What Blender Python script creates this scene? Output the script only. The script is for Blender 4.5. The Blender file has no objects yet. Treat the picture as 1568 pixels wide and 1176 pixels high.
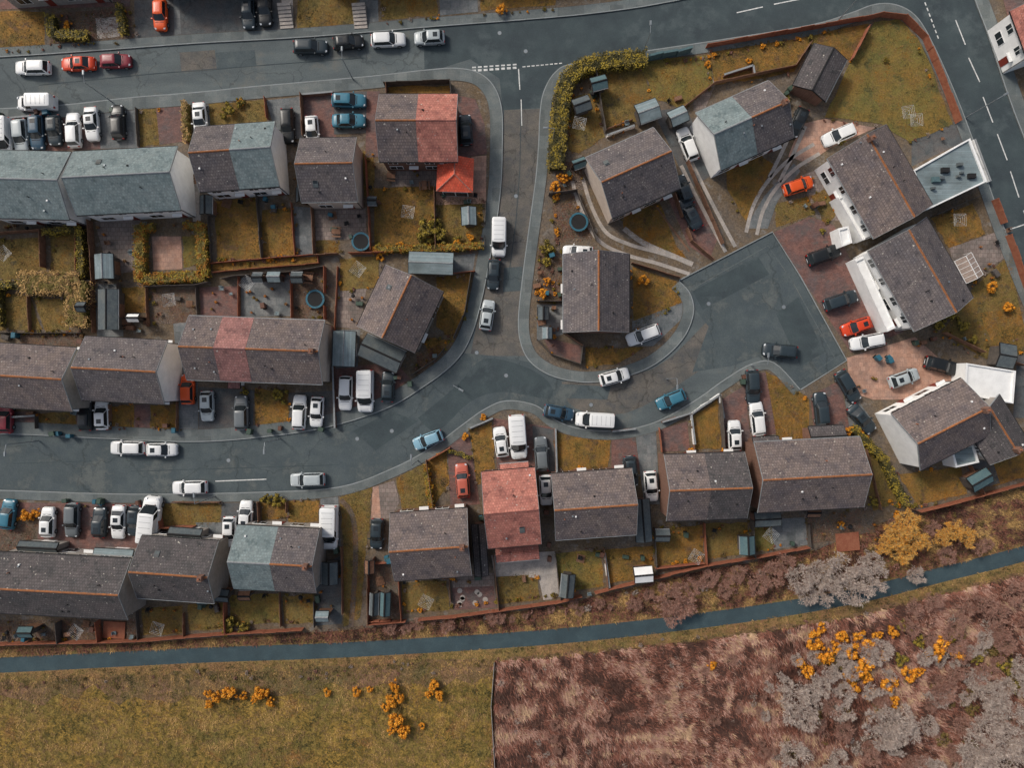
import bpy, bmesh, math, random
import numpy as np
from mathutils import Vector, Matrix, noise
from mathutils.geometry import tessellate_polygon
random.seed(7)
S=0.09; H=94.08
scene=bpy.context.scene
def P(x,y,z=0.0):
    k=(H-z)/H
    return Vector(((x-784)*S*k,(588-y)*S*k,z))
def lin(h,f=1.0):
    h=h.lstrip('#'); o=[]
    for i in (0,2,4):
        c=int(h[i:i+2],16)/255
        o.append(min(.85,(c/12.92 if c<=0.04045 else ((c+0.055)/1.055)**2.4)*f))
    return (*o,1)
def L(h): return lin(h,1.2)
# ---------------------------------------------------------------- materials
MATS={}
def mat(name,c1,c2=None,c3=None,s1=0.15,s2=1.2,s3=12,rough=0.9,bump=0.0,spec=0.3,fine=0.35,tile=None,metal=0,streak=None,bdist=0.05,crack=None,speck=0,patch=None):
    if name in MATS: return MATS[name]
    m=bpy.data.materials.new(name); m.use_nodes=True; nt=m.node_tree; N=nt.nodes; Lk=nt.links
    b=N['Principled BSDF']; b.inputs['Roughness'].default_value=rough
    b.inputs['Specular IOR Level'].default_value=spec; b.inputs['Metallic'].default_value=metal
    MATS[name]=m
    if c2 is None:
        b.inputs['Base Color'].default_value=c1; return m
    tc=N.new('ShaderNodeTexCoord'); co=tc.outputs['Object']
    if streak:
        mp=N.new('ShaderNodeMapping'); mp.inputs['Rotation'].default_value=(0,0,streak[0]); mp.inputs['Scale'].default_value=(streak[1],1,1)
        Lk.new(co,mp.inputs['Vector']); cs=mp.outputs['Vector']
    else: cs=co
    def nz(s,d=4,r=0.6,c=None):
        n=N.new('ShaderNodeTexNoise'); n.inputs['Scale'].default_value=s; n.inputs['Detail'].default_value=d; n.inputs['Roughness'].default_value=r
        Lk.new(c or co,n.inputs['Vector']); return n.outputs['Fac']
    def ramp(f,a,bb):
        r=N.new('ShaderNodeMapRange'); r.inputs['From Min'].default_value=a; r.inputs['From Max'].default_value=bb
        Lk.new(f,r.inputs['Value']); return r.outputs['Result']
    def mix(f,a,bb,bt='MIX'):
        x=N.new('ShaderNodeMix'); x.data_type='RGBA'; x.blend_type=bt
        if isinstance(f,float): x.inputs['Factor'].default_value=f
        else: Lk.new(f,x.inputs['Factor'])
        for k,v in ((6,a),(7,bb)):
            if isinstance(v,tuple): x.inputs[k].default_value=v
            else: Lk.new(v,x.inputs[k])
        return x.outputs[2]
    col=mix(ramp(nz(s2,5,0.65,cs),0.35,0.65),c1,c2)
    if c3: col=mix(ramp(nz(s1,6,0.65,cs),0.42,0.66),col,c3)
    if patch: col=mix(ramp(nz(patch[1],6,.7),.54,.64),col,patch[0])
    f=nz(s3,3,0.7)
    fr=ramp(f,0.25,0.75)
    g=N.new('ShaderNodeMapRange'); g.inputs['To Min'].default_value=1-fine; g.inputs['To Max'].default_value=1+fine; Lk.new(fr,g.inputs['Value'])
    def grey(sock):
        cb=N.new('ShaderNodeCombineColor')
        for i in range(3): Lk.new(sock,cb.inputs[i])
        return cb.outputs[0]
    col=mix(1.0,col,grey(g.outputs[0]),'MULTIPLY')
    if crack:
        vo=N.new('ShaderNodeTexVoronoi'); vo.feature='DISTANCE_TO_EDGE'; vo.inputs['Scale'].default_value=crack[0]
        wn=N.new('ShaderNodeTexNoise'); wn.inputs['Scale'].default_value=.8; wn.inputs['Detail'].default_value=4; Lk.new(co,wn.inputs['Vector'])
        va=N.new('ShaderNodeVectorMath'); va.operation='MULTIPLY_ADD'; va.inputs[1].default_value=(2.2,2.2,0); Lk.new(wn.outputs['Color'],va.inputs[0]); Lk.new(co,va.inputs[2]); Lk.new(va.outputs[0],vo.inputs['Vector'])
        cr=N.new('ShaderNodeMapRange'); cr.inputs['From Max'].default_value=crack[1]; cr.inputs['To Min'].default_value=crack[2]; cr.inputs['To Max'].default_value=1; Lk.new(vo.outputs['Distance'],cr.inputs['Value'])
        col=mix(1.0,col,grey(cr.outputs[0]),'MULTIPLY')
    if tile:
        bw,bh,dark,ms=tile
        br=N.new('ShaderNodeTexBrick'); Lk.new(co,br.inputs['Vector']); br.inputs['Scale'].default_value=1
        br.inputs['Brick Width'].default_value=bw; br.inputs['Row Height'].default_value=bh; br.inputs['Mortar Size'].default_value=ms
        br.inputs['Color1'].default_value=(1.06,1.06,1.06,1); br.inputs['Color2'].default_value=(.76,.76,.76,1); br.inputs['Mortar'].default_value=(dark,dark,dark,1)
        col=mix(1.0,col,br.outputs['Color'],'MULTIPLY')
    if speck:
        sn=nz(3.2,2,.5); col=mix(ramp(sn,.68,.74),col,L('#a8a298') if speck==1 else L('#8e6c3c'))
    Lk.new(col,b.inputs['Base Color'])
    if bump:
        bn=N.new('ShaderNodeBump'); bn.inputs['Strength'].default_value=bump; bn.inputs['Distance'].default_value=bdist
        Lk.new(f,bn.inputs['Height']); Lk.new(bn.outputs[0],b.inputs['Normal'])
    return m
M={}
M['lawn']=mat('lawn_ochre',L('#76562a'),L('#8a652f'),L('#5f5028'),s1=.35,s2=1.1,s3=5,bump=1,fine=.4,patch=(L('#5a4530'),.5))
M['lawn2']=mat('lawn_olive',L('#605430'),L('#746236'),L('#6f5429'),s1=.35,s2=1,s3=5,bump=1,fine=.4,patch=(L('#4d4430'),.55))
M['lawng']=mat('lawn_green',L('#5c582e'),L('#6f6434'),L('#7a5f2e'),s1=.25,s2=.6,s3=5,bump=1,fine=.4,patch=(L('#4c4a2c'),.35))
M['field']=mat('field_grass',L('#81682f'),L('#93763a'),L('#6e6134'),s1=.13,s2=.5,s3=2.8,bump=1,fine=.42,bdist=.2,speck=2,patch=(L('#7a5830'),.22))
M['scrub']=mat('scrub_soil',L('#6b5040'),L('#86674e'),L('#675b3a'),s1=.16,s2=.8,s3=4,bump=1,fine=.45,bdist=.2)
M['verge']=mat('verge_grass',L('#6f623a'),L('#846b40'),L('#856045'),s1=.2,s2=1,s3=5,bump=1,fine=.4,bdist=.15)
M['heath']=mat('heath_soil',L('#573a31'),L('#70493d'),L('#866657'),s1=.3,s2=.9,s3=3.0,bump=1,fine=.45,streak=(.6,.45,0),bdist=.25)
M['dirt']=mat('garden_soil',L('#4f4138'),L('#665142'),L('#5a544c'),s1=.4,s2=1.4,s3=5,bump=.8,fine=.45)
M['base']=mat('garden_ground',L('#544e48'),L('#66594b'),L('#5e4d36'),s1=.3,s2=1.1,s3=5,bump=.7,fine=.45,patch=(L('#6b655e'),.6))
M['red']=mat('red_block_paving',L('#694c46'),L('#7b5a51'),L('#5d5150'),s1=.35,s2=1.5,s3=6,bump=.2,fine=.26,tile=(.42,.21,.8,.02),patch=(L('#5c5451'),.5))
M['salmon']=mat('salmon_paving',L('#a67e6a'),L('#b08c79'),L('#8b7469'),s1=.35,s2=1.2,s3=6,fine=.24,tile=(.6,.6,.75,.03))
M['patio']=mat('patio_slabs',L('#7d6e67'),L('#8d8078'),L('#67605b'),s1=.4,s2=1.6,s3=7,fine=.28,tile=(.6,.6,.6,.04))
M['grey']=mat('concrete_drive',L('#666a6a'),L('#777776'),L('#575c5e'),s1=.4,s2=1.2,s3=5,fine=.24,tile=(1.2,1.2,.75,.03))
M['light']=mat('light_concrete',L('#958e87'),L('#a69c93'),L('#7f7b77'),s1=.5,s2=1.5,s3=5,fine=.24)
M['tar']=mat('tarmac_drive',L('#44484a'),L('#525657'),L('#5a5451'),s1=.35,s2=1.2,s3=6,fine=.28,crack=(.3,.02,.7))
M['asph']=mat('asphalt',L('#50585a'),L('#5b6262'),L('#484f51'),s1=.2,s2=.7,s3=6,fine=.2,streak=(-.08,.35,0),crack=(.13,.012,.66),patch=(L('#5e605d'),.18))
M['asphdark']=mat('asphalt_fresh',L('#394346'),L('#414b4d'),L('#343c40'),s1=.2,s2=.6,s3=7,fine=.18,patch=(L('#475052'),.15))
M['asphC']=mat('asphalt_blue_grey',L('#434c50'),L('#4e5657'),L('#3c4548'),s1=.2,s2=.5,s3=6,fine=.2,crack=(.11,.012,.68),patch=(L('#555a59'),.2))
M['asphB']=mat('asphalt_worn',L('#58554f'),L('#66605a'),L('#4b4c4b'),s1=.35,s2=.8,s3=6,fine=.27,crack=(.24,.02,.58),patch=(L('#48494a'),.4))
M['path']=mat('path_asphalt',L('#34444a'),L('#3d4c50'),L('#303d42'),s1=.25,s2=.8,s3=7,fine=.2)
M['pave']=mat('pavement',L('#5f6666'),L('#6c706e'),L('#565d5e'),s1=.3,s2=1.0,s3=6,fine=.2,tile=(1.8,1.8,.8,.02))
M['kerb']=mat('kerb_stone',L('#83888a'),L('#757a79'),s2=1,fine=.2)
M['paint']=mat('road_paint',L('#d0d0cc'),L('#a4a6a5'),s2=3,fine=.15)
def roof(n,a,b,c,ms=.6,sp=1): return mat(n,L(a),L(b),L(c),s1=.4,s2=1.5,s3=4,fine=.22,rough=.85,tile=(.34,.33,ms,.035),speck=sp,patch=(tuple(v*.78 for v in L(c)[:3])+(1,),.7))
M['rbl']=roof('roof_brown','#6b605c','#776a65','#5d5658'); M['rb2']=roof('roof_greybrown','#625b5b','#6d6563','#575356'); M['rb3']=roof('roof_warmbrown','#6f5f57','#7a6960','#5f5450'); M['rbd']=roof('roof_darkbrown','#524d4d','#5b5555','#484748')
M['rgt']=roof('roof_greyteal','#6f7b7c','#798484','#657375',.78,0)
M['rred']=roof('roof_red','#a5685c','#b4796a','#8c5a52',.68,1); M['rpink']=roof('roof_pink','#8f6561','#9c7069','#7d5b58',.68,1); M['rbright']=mat('roof_brightred',L('#cf543c'),L('#d9664c'),L('#bd5d48'),s1=.4,s2=1.5,s3=5,fine=.2,tile=(.34,.33,.7,.03))
M['ridge']=mat('ridge_terracotta',L('#9a6036'),L('#6f503e'),s2=2.5,fine=.3)
M['ridgeg']=mat('ridge_grey',L('#85888a'),L('#757878'),s2=2.5,fine=.2)
M['white']=mat('white_render',L('#dcdcd9'),L('#cfcfcd'),s2=1,fine=.05)
M['cream']=mat('cream_render',L('#b7aa9e'),L('#a99b8e'),s2=1,fine=.08)
M['brick']=mat('brown_brick',L('#6d5146'),L('#7b5e50'),s2=2,fine=.2,tile=(.23,.08,.75,.01))
M['rdash']=mat('grey_roughcast',L('#8d8781'),L('#7e7973'),s2=1.5,fine=.2)
M['upvc']=mat('white_upvc',L('#d8d8d6'),rough=.4)
M['glass']=mat('window_glass',(.02,.026,.03,1),rough=.08,spec=.6)
M['door']=mat('door_paint',L('#6b2b22'),rough=.5)
M['wood']=mat('fence_wood',L('#66493a'),L('#7d5f4b'),s2=2,fine=.3)
M['woodr']=mat('fence_red',L('#7d4836'),L('#8b5a44'),s2=2,fine=.3)
M['wooddark']=mat('dark_timber',L('#45413e'),L('#57504a'),s2=2,fine=.3)
M['felt']=mat('roofing_felt',L('#454c50'),L('#51595b'),L('#5a5d5b'),s1=.5,s2=2,fine=.28)
M['feltl']=mat('shed_sheet_roof',L('#707f83'),L('#838f92'),L('#667173'),s1=.5,s2=2,fine=.2,tile=(5,.25,.8,.03))
M['feltb']=mat('shed_bluegreen_roof',L('#445a60'),L('#506566'),s2=2,fine=.25)
M['metal']=mat('galvanised',L('#80868a'),rough=.5,metal=.5)
M['rubber']=mat('rubber',(.017,.017,.018,1),rough=.8)
M['blue']=mat('blue_plastic',L('#2d5a6a'),rough=.5)
M['brownp']=mat('brown_plastic',L('#5b3f33'),rough=.5)
M['greenp']=mat('green_plastic',L('#3b4a40'),rough=.5)
M['terra']=mat('terracotta',L('#8a573f'),rough=.8)
M['bark']=mat('bark',L('#55463b'),L('#6a594a'),s2=4,fine=.3)
M['twig']=mat('pale_twigs',L('#94847b'),L('#ab9b90'),s2=.6,fine=.3)
M['twigp']=mat('brown_twigs',L('#85675a'),L('#967668'),s2=.6,fine=.3)
def leafm(n,a,b): return mat(n,L(a),L(b),s1=1,s2=1.5,s3=5,fine=.3,rough=.7)
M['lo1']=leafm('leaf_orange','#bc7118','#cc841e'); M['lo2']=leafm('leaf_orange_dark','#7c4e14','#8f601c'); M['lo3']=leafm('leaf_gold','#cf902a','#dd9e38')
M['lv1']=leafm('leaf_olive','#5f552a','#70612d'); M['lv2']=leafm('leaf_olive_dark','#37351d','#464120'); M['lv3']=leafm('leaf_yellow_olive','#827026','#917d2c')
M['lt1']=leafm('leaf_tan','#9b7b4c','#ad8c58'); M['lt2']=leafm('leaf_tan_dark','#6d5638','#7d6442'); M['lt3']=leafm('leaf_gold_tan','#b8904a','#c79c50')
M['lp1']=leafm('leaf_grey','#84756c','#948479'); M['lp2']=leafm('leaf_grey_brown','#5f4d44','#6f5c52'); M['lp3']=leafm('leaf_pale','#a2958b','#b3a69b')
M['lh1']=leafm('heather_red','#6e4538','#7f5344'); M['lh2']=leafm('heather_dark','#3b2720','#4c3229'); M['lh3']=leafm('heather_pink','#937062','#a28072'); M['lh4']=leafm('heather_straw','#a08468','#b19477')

# ---------------------------------------------------------------- mesh builder
class MB:
    def __init__(s): s.v=[]; s.f=[]; s.m=[]; s.mats=[]; s.sm=[]
    def mi(s,m):
        if m not in s.mats: s.mats.append(m)
        return s.mats.index(m)
    def face(s,pts,m,smooth=False):
        i=len(s.v); s.v+= [tuple(p) for p in pts]; s.f.append(tuple(range(i,i+len(pts)))); s.m.append(s.mi(m)); s.sm.append(smooth)
    def hexa(s,b,t,m):
        i=len(s.v); s.v+=[tuple(p) for p in b]+[tuple(p) for p in t]; n=len(b); k=s.mi(m)
        fs=[tuple(i+j for j in range(n))[::-1],tuple(i+n+j for j in range(n))]+[(i+j,i+(j+1)%n,i+n+(j+1)%n,i+n+j) for j in range(n)]
        s.f+=fs; s.m+=[k]*len(fs); s.sm+=[False]*len(fs)
    def box(s,x0,x1,y0,y1,z0,z1,m):
        s.hexa([(x0,y0,z0),(x1,y0,z0),(x1,y1,z0),(x0,y1,z0)],[(x0,y0,z1),(x1,y0,z1),(x1,y1,z1),(x0,y1,z1)],m)
    def taper(s,x0,x1,y0,y1,z0,z1,d,m):
        s.hexa([(x0,y0,z0),(x1,y0,z0),(x1,y1,z0),(x0,y1,z0)],[(x0+d,y0+d,z1),(x1-d,y0+d,z1),(x1-d,y1-d,z1),(x0+d,y1-d,z1)],m)
    def cyl(s,a,b,r0,r1,m,n=8):
        a=Vector(a); b=Vector(b); d=(b-a).normalized(); u=d.orthogonal().normalized(); w=d.cross(u)
        A=[a+(u*math.cos(2*math.pi*j/n)+w*math.sin(2*math.pi*j/n))*r0 for j in range(n)]
        B=[b+(u*math.cos(2*math.pi*j/n)+w*math.sin(2*math.pi*j/n))*r1 for j in range(n)]
        s.hexa(A,B,m)
    def mesh(s,name):
        me=bpy.data.meshes.new(name); me.from_pydata(s.v,[],s.f)
        for m in s.mats: me.materials.append(M[m] if isinstance(m,str) else m)
        me.polygons.foreach_set('material_index',s.m); me.polygons.foreach_set('use_smooth',s.sm); me.update(); return me
    def obj(s,name,loc=(0,0,0),rot=0,parent=None):
        return place(s.mesh(name),name,loc,rot,parent)
def place(me,name,loc=(0,0,0),rot=0,parent=None,scale=1):
    o=bpy.data.objects.new(name,me); scene.collection.objects.link(o); o.location=loc; o.rotation_euler=(0,0,rot)
    if scale!=1: o.scale=(scale,)*3 if not isinstance(scale,tuple) else scale
    if parent: o.parent=parent
    return o
def smooth(pts,n=6,closed=False):
    out=[]; N=len(pts)
    for i in range(N-1):
        p0=pts[max(i-1,0)];p1=pts[i];p2=pts[i+1];p3=pts[min(i+2,N-1)]
        for j in range(n):
            t=j/n
            out.append(tuple(0.5*((2*p1[k])+(-p0[k]+p2[k])*t+(2*p0[k]-5*p1[k]+4*p2[k]-p3[k])*t*t+(-p0[k]+3*p1[k]-3*p2[k]+p3[k])*t**3) for k in (0,1)))
    out.append(tuple(pts[-1])); return out
def W(pts,z=0): return [Vector(((x-784)*S,(588-y)*S,z)) for x,y in pts]
def sheet(name,pts,z,m,skirt=0,world=False):
    w=pts if world else W(pts,z); mb=MB(); 
    for t in tessellate_polygon([w]):
        a,b,c=[w[i] for i in t]
        if (b-a).cross(c-a).z<0: b,c=c,b
        mb.face((a,b,c),m)
    if skirt:
        n=len(w)
        for i in range(n):
            a=w[i];b=w[(i+1)%n]; mb.face((a,b,b-Vector((0,0,skirt)),a-Vector((0,0,skirt))),m)
    return mb.obj(name)
def offs(w,d):
    out=[]
    for i,p in enumerate(w):
        a=w[max(i-1,0)]; b=w[min(i+1,len(w)-1)]; t=(b-a); t.z=0; t.normalize(); dd=d[i] if isinstance(d,list) else d; out.append(p+Vector((t.y,-t.x,0))*dd)
    return out
def ribbon(name,w,d0,d1,z,m,drop=0):
    a=offs(w,d0); b=offs(w,d1); mb=MB()
    for i in range(len(w)-1):
        q=[a[i],a[i+1],b[i+1],b[i]]
        q=[Vector((p.x,p.y,z)) for p in q]
        if (q[1]-q[0]).cross(q[2]-q[0]).z<0: q=q[::-1]
        mb.face(q,m)
        if drop:
            for e in (a,b):
                mb.face([(e[i].x,e[i].y,z),(e[i+1].x,e[i+1].y,z),(e[i+1].x,e[i+1].y,z-drop),(e[i].x,e[i].y,z-drop)],m)
    return mb.obj(name)
def inpoly(poly,x,y):
    c=False; n=len(poly)
    for i in range(n):
        x1,y1=poly[i][:2]; x2,y2=poly[(i+1)%n][:2]
        if (y1>y)!=(y2>y) and x<(x2-x1)*(y-y1)/(y2-y1)+x1: c=not c
    return c

# ---------------------------------------------------------------- ground
big=[(-9000,-9000),(9000,-9000),(9000,9000),(-9000,9000)]
sheet('ground',big,-0.02,'field')
sheet('road_asphalt',[(-1500,-900),(2600,-900),(2600,770),(-1500,770)],0.004,'asph')
sheet('road_surface',[(650,112),(648,20),(1000,-60),(1300,-400),(2300,-400),(2300,700),(1700,760),(1500,450),(1300,120),(1000,130),(862,99),(828,165),(770,168),(765,120),(720,90)],0.008,'asphdark')
sheet('road_surface',[(772,168),(829,166)]+smooth([(824,260),(816,340),(802,440),(808,545)],4)+smooth([(720,545),(745,420),(762,330),(769,260)],4),0.0112,'asphB')
sheet('road_surface',[(-1500,640),(300,660),(600,600),(700,540),(760,545),(840,560),(880,600),(860,680),(600,760),(-1500,768)],0.0148,'asphC')
sheet('road_surface',smooth([(860,585),(1000,565),(1100,480),(1130,520),(1060,575),(960,632),(880,625),(860,585)],4)[:-1],0.0182,'asphB')
sheet('road_surface',[(1030,430),(1182,350),(1300,552),(1225,600),(1180,540),(1120,560),(1060,570),(1085,500)],0.0215,'asphC')
sheet('road_patch',[(1060,446),(1160,392),(1178,420),(1076,474)],0.025,'asphdark')
sheet('road_patch',[(1188,480),(1222,455),(1262,540),(1225,560)],0.025,'asphdark')
sheet('road_patch',[(330,80),(390,76),(393,100),(333,106)],0.025,'asphC')
sheet('road_patch',[(540,660),(600,630),(640,645),(575,690)],0.025,'asphdark')
sheet('road_patch',[(275,80),(329,76),(332,106),(278,110)],0.025,'asphB')
sheet('road_patch',[(772,410),(800,408),(800,445),(770,447)],0.025,'asphC')
sheet('road_patch',[(860,588),(935,592),(930,612),(865,610)],0.025,'asphC')
sheet('road_patch',smooth([(640,640),(700,590),(740,550),(800,560),(840,585),(840,610),(770,600),(720,615),(670,660),(640,640)],4)[:-1],0.0232,'asphdark')
for seam in ([(1050,448),(1176,376),(1214,432),(1278,548),(1232,580)],[(200,722),(330,718),(520,712)],[(798,170),(796,260),(790,340),(778,430)],[(20,710),(140,706)],[(60,130),(240,112),(420,98),(560,88)]):
    ribbon('road_seam',W(seam),-.05,.05,0.0285,'asph' if seam[0][0]>1000 else 'asphdark')
BZ=0.12
wedge=smooth([(-900,200),(-300,180),(0,166),(100,160),(200,149),(300,141),(400,131),(560,117),(650,107),(700,104),(735,112),(758,134),(769,168),(770,220),(768,280),(761,340),(750,400),(738,460),(722,515),(697,555),(650,592),(590,627),(500,655),(400,670),(300,677),(180,673),(100,669),(0,665),(-300,660),(-900,655)],5)
sheet('garden_block',wedge,BZ,'base',skirt=.12)
nedge=smooth([(-900,140),(-300,105),(0,88),(150,78),(300,67),(475,57),(657,42),(800,31),(900,22),(1000,8),(1080,-12),(1150,-60),(1200,-150)],5)
nblock=nedge+[(1200,-900),(-900,-900)]
sheet('garden_block',nblock,BZ,'base',skirt=.12)
sedge=smooth([(-900,745),(-150,748),(0,750),(200,756),(400,753),(520,745),(600,717),(660,685),(705,652),(740,627),(775,613),(820,620),(850,642),(885,655),(940,659),(1000,647),(1060,615),(1110,580),(1150,557),(1185,555),(1225,596)],5)
tedge=[(1225,596),(1295,552),(1225,425),(1182,356),(1040,430)]
eedge=smooth([(1040,430),(1057,450),(1062,480),(1045,520),(1005,557),(955,578),(900,586),(850,578),(815,558),(798,530),(793,490),(800,420),(812,330),(820,270),(824,220),(826,175),(832,140),(850,110),(880,96),(980,79),(1100,61),(1240,38),(1300,20),(1340,6),(1375,8),(1405,28),(1432,75),(1465,150),(1495,230),(1530,330),(1568,430),(1640,600),(1750,850)],5)
bottom=[(1700,700),(1568,738),(1450,772),(1350,800),(1250,842),(1150,862),(1080,872),(1000,892),(930,908),(850,928),(700,948),(565,962),(520,966),(350,975),(200,985),(0,990),(-900,1010)]
sblock=sedge[:-1]+tedge[:-1]+eedge[:-1]+[(1700,760),(1568,745)]+bottom[2:]
sheet('garden_block',sblock,BZ,'base',skirt=.12)
redge=smooth([(1430,-300),(1470,-80),(1490,-5),(1512,55),(1540,140),(1568,215),(1625,360),(1720,600),(1900,1000)],5)
sheet('garden_block',redge+[(3000,1000),(3000,-300)],BZ,'base',skirt=.12)
PZ=0.175
ww,nw,sw,ew,rw=W(wedge),W(nedge),W(sedge),W(eedge),W(redge)
tw=W(tedge)
def pav(w,sg,d):
    ribbon('pavement',w,.12*sg,d*sg,PZ,'pave'); ribbon('kerb',w,0,.13*sg,PZ+.004,'kerb',drop=.17)
    ribbon('kerb',w,(d)*sg,(d+.05)*sg,PZ+.003,'wooddark',drop=.05)
pav(ww,1,1.75); pav(nw,-1,1.3); pav(sw,1,1.25); pav(ew,1,1.5); pav(rw,-1,1.8)
ribbon('kerb',tw,0,.14,PZ+.004,'kerb',drop=.17)
gi=[0]; LAWNS=[]
def G(t,*pts,name=None):
    gi[0]+=1
    nm=name or {'lawn':'lawn','lawn2':'lawn','lawng':'lawn','red':'driveway','grey':'driveway','tar':'driveway','salmon':'patio','patio':'patio','light':'patio','dirt':'flower_bed'}[t]
    q=[]
    n=len(pts)
    for i in range(n):
        a=pts[i]; b=pts[(i+1)%n]; q.append(a)
        if t in('lawn','lawn2','lawng','dirt'):
            for k in(.2,.4,.6,.8): q.append((a[0]+(b[0]-a[0])*k+random.uniform(-1.6,1.6),a[1]+(b[1]-a[1])*k+random.uniform(-1.6,1.6)))
    if t in('lawn','lawn2','lawng','dirt'): LAWNS.append((t,pts))
    sheet(nm,q,BZ+.004+.0018*(gi[0]%26),t)
# north strip
G('lawn',(0,18),(70,18),(70,72),(0,76)); G('dirt',(78,22),(200,12),(205,58),(80,68)); G('light',(147,28),(182,26),(184,56),(150,60)); G('tar',(205,-40),(430,-40),(430,46),(208,60))
G('grey',(265,-40),(272,-40),(278,52),(268,54)); G('lawn2',(455,-30),(545,-30),(547,38),(456,44)); G('light',(430,-30),(448,-30),(450,45),(434,46)); G('lawn2',(583,-30),(668,-30),(670,24),(585,30)); G('grey',(550,-30),(578,-30),(580,33),(552,36))
G('grey',(672,-30),(730,-30),(732,18),(674,24)); G('lawn',(735,-30),(850,-30),(850,8),(737,17)); G('red',(-60,-30),(200,-30),(200,10),(-60,16))
# W upper row
G('grey',(-80,190),(60,182),(62,232),(-80,240)); G('red',(60,182),(210,168),(214,226),(62,232)); G('grey',(150,172),(210,168),(212,226),(155,228))
G('lawn2',(212,168),(240,166),(245,222),(215,225)); G('red',(240,166),(283,163),(287,216),(245,222)); G('grey',(294,162),(320,160),(324,200),(299,215))
G('lawn2',(320,160),(406,152),(410,186),(324,196)); G('grey',(408,154),(463,148),(466,212),(426,216)); G('red',(465,149),(512,145),(515,212),(467,212)); G('tar',(512,142),(562,140),(562,204),(512,206))
G('red',(562,140),(582,140),(582,240),(560,242)); G('lawn',(594,133),(688,131),(690,146),(596,146)); G('red',(700,146),(728,152),(742,190),(746,236),(702,242))
G('lawn',(572,288),(665,285),(668,378),(574,386)); G('patio',(598,246),(672,246),(670,285),(600,286)); G('lawn2',(668,305),(740,302),(738,380),(668,384)); G('salmon',(722,240),(745,238),(744,312),(668,314),(668,290),(722,288))
G('patio',(482,320),(560,320),(562,366),(484,368)); G('lawn2',(484,368),(520,368),(520,388),(486,388)); G('grey',(450,316),(480,318),(484,400),(452,398)); G('lawn',(328,308),(392,302),(400,396),(334,400)); G('lawn',(402,322),(447,318),(454,390),(404,393))
G('patio',(146,340),(214,336),(215,415),(168,420)); G('light',(291,220),(303,220),(308,338),(296,340)); G('salmon',(233,362),(278,362),(280,412),(236,414)); G('lawng',(280,362),(305,360),(305,406),(282,410))
G('lawn2',(-60,370),(70,363),(72,425),(-60,432)); G('lawn2',(78,356),(120,353),(122,420),(80,422)); G('lawn2',(-60,452),(45,450),(66,505),(-60,508)); G('lawn2',(52,456),(106,458),(106,506),(70,506)); G('lawn',(187,440),(224,440),(224,478),(189,480))
G('grey',(146,435),(186,435),(190,515),(150,518)); G('dirt',(232,445),(300,444),(304,494),(234,497)); G('red',(306,440),(364,438),(364,484),(308,485)); G('grey',(370,425),(445,420),(448,484),(370,485)); G('dirt',(450,420),(497,416),(497,486),(450,488)); G('lawn',(326,405),(488,393),(489,404),(327,417)); G('dirt',(30,510),(130,512),(128,545),(30,530))
G('lawn2',(521,396),(583,393),(576,440),(521,445)); G('patio',(516,440),(562,440),(550,505),(513,500)); G('lawn',(668,425),(722,418),(713,480),(692,520),(668,500)); G('grey',(690,392),(728,388),(724,416),(672,424)); G('dirt',(640,540),(690,520),(668,552),(635,578)); G('lawn',(650,515),(690,522),(672,545),(655,540))
G('red',(-60,632),(58,630),(60,650),(-60,648)); G('lawn2',(60,634),(116,630),(118,652),(62,652)); G('red',(118,616),(168,613),(170,655),(118,652)); G('lawn',(172,622),(206,620),(207,656),(173,656)); G('red',(207,620),(230,618),(231,656),(207,656)); G('lawn',(231,620),(273,618),(273,658),(231,656))
G('grey',(274,585),(304,585),(304,658),(275,659)); G('tar',(305,592),(390,598),(388,655),(305,658)); G('lawn',(391,594),(442,602),(442,648),(391,652)); G('tar',(443,602),(510,598),(510,636),(443,648)); G('red',(512,562),(608,556),(628,580),(590,608),(512,636))
G('grey',(500,505),(552,505),(548,562),(500,565)); G('grey',(265,485),(288,485),(288,590),(275,590)); G('lawn2',(556,232),(572,232),(574,300),(558,300))
# E
G('lawn2',(912,108),(980,94),(1000,150),(975,186),(928,200),(915,150)); G('lawng',(980,94),(1084,84),(1092,130),(1046,166),(1000,150)); G('lawn2',(876,150),(910,140),(926,210),(886,235),(868,230))
G('lawn',(1084,76),(1330,36),(1300,92),(1240,66),(1215,110),(1150,122),(1094,130)); G('lawng',(1338,34),(1376,30),(1408,62),(1434,130),(1458,190),(1392,218),(1350,190),(1262,180),(1302,94))
G('salmon',(1262,182),(1340,196),(1272,226),(1236,250),(1206,240),(1226,190)); G('lawn',(1112,258),(1160,236),(1184,252),(1142,338),(1114,292)); G('lawn',(955,322),(1010,312),(1036,378),(1052,396),(986,374),(955,355))
G('lawn2',(1186,312),(1240,300),(1250,328),(1188,348)); G('dirt',(846,306),(880,300),(908,366),(850,376)); G('red',(1022,302),(1058,290),(1098,366),(1086,398),(1054,376)); G('dirt',(850,250),(890,245),(895,290),(850,300))
G('lawn',(968,408),(1035,430),(1044,462),(970,508)); G('grey',(968,492),(1048,462),(1050,482),(1000,530),(968,530)); G('lawn',(896,532),(986,532),(948,556),(896,562)); G('dirt',(826,380),(860,380),(860,460),(822,460)); G('grey',(822,466),(862,466),(862,512),(822,522)); G('red',(832,516),(890,530),(888,556),(842,540))
G('patio',(1060,130),(1100,118),(1080,165),(1062,170)); G('tar',(1000,170),(1050,165),(1095,265),(1055,290),(1030,235)); G('patio',(1225,270),(1262,255),(1300,340),(1250,335)); G('lawn2',(1240,300),(1262,290),(1285,325),(1262,345)); G('grey',(1140,350),(1170,300),(1215,250),(1225,262),(1190,308),(1175,350))
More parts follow.
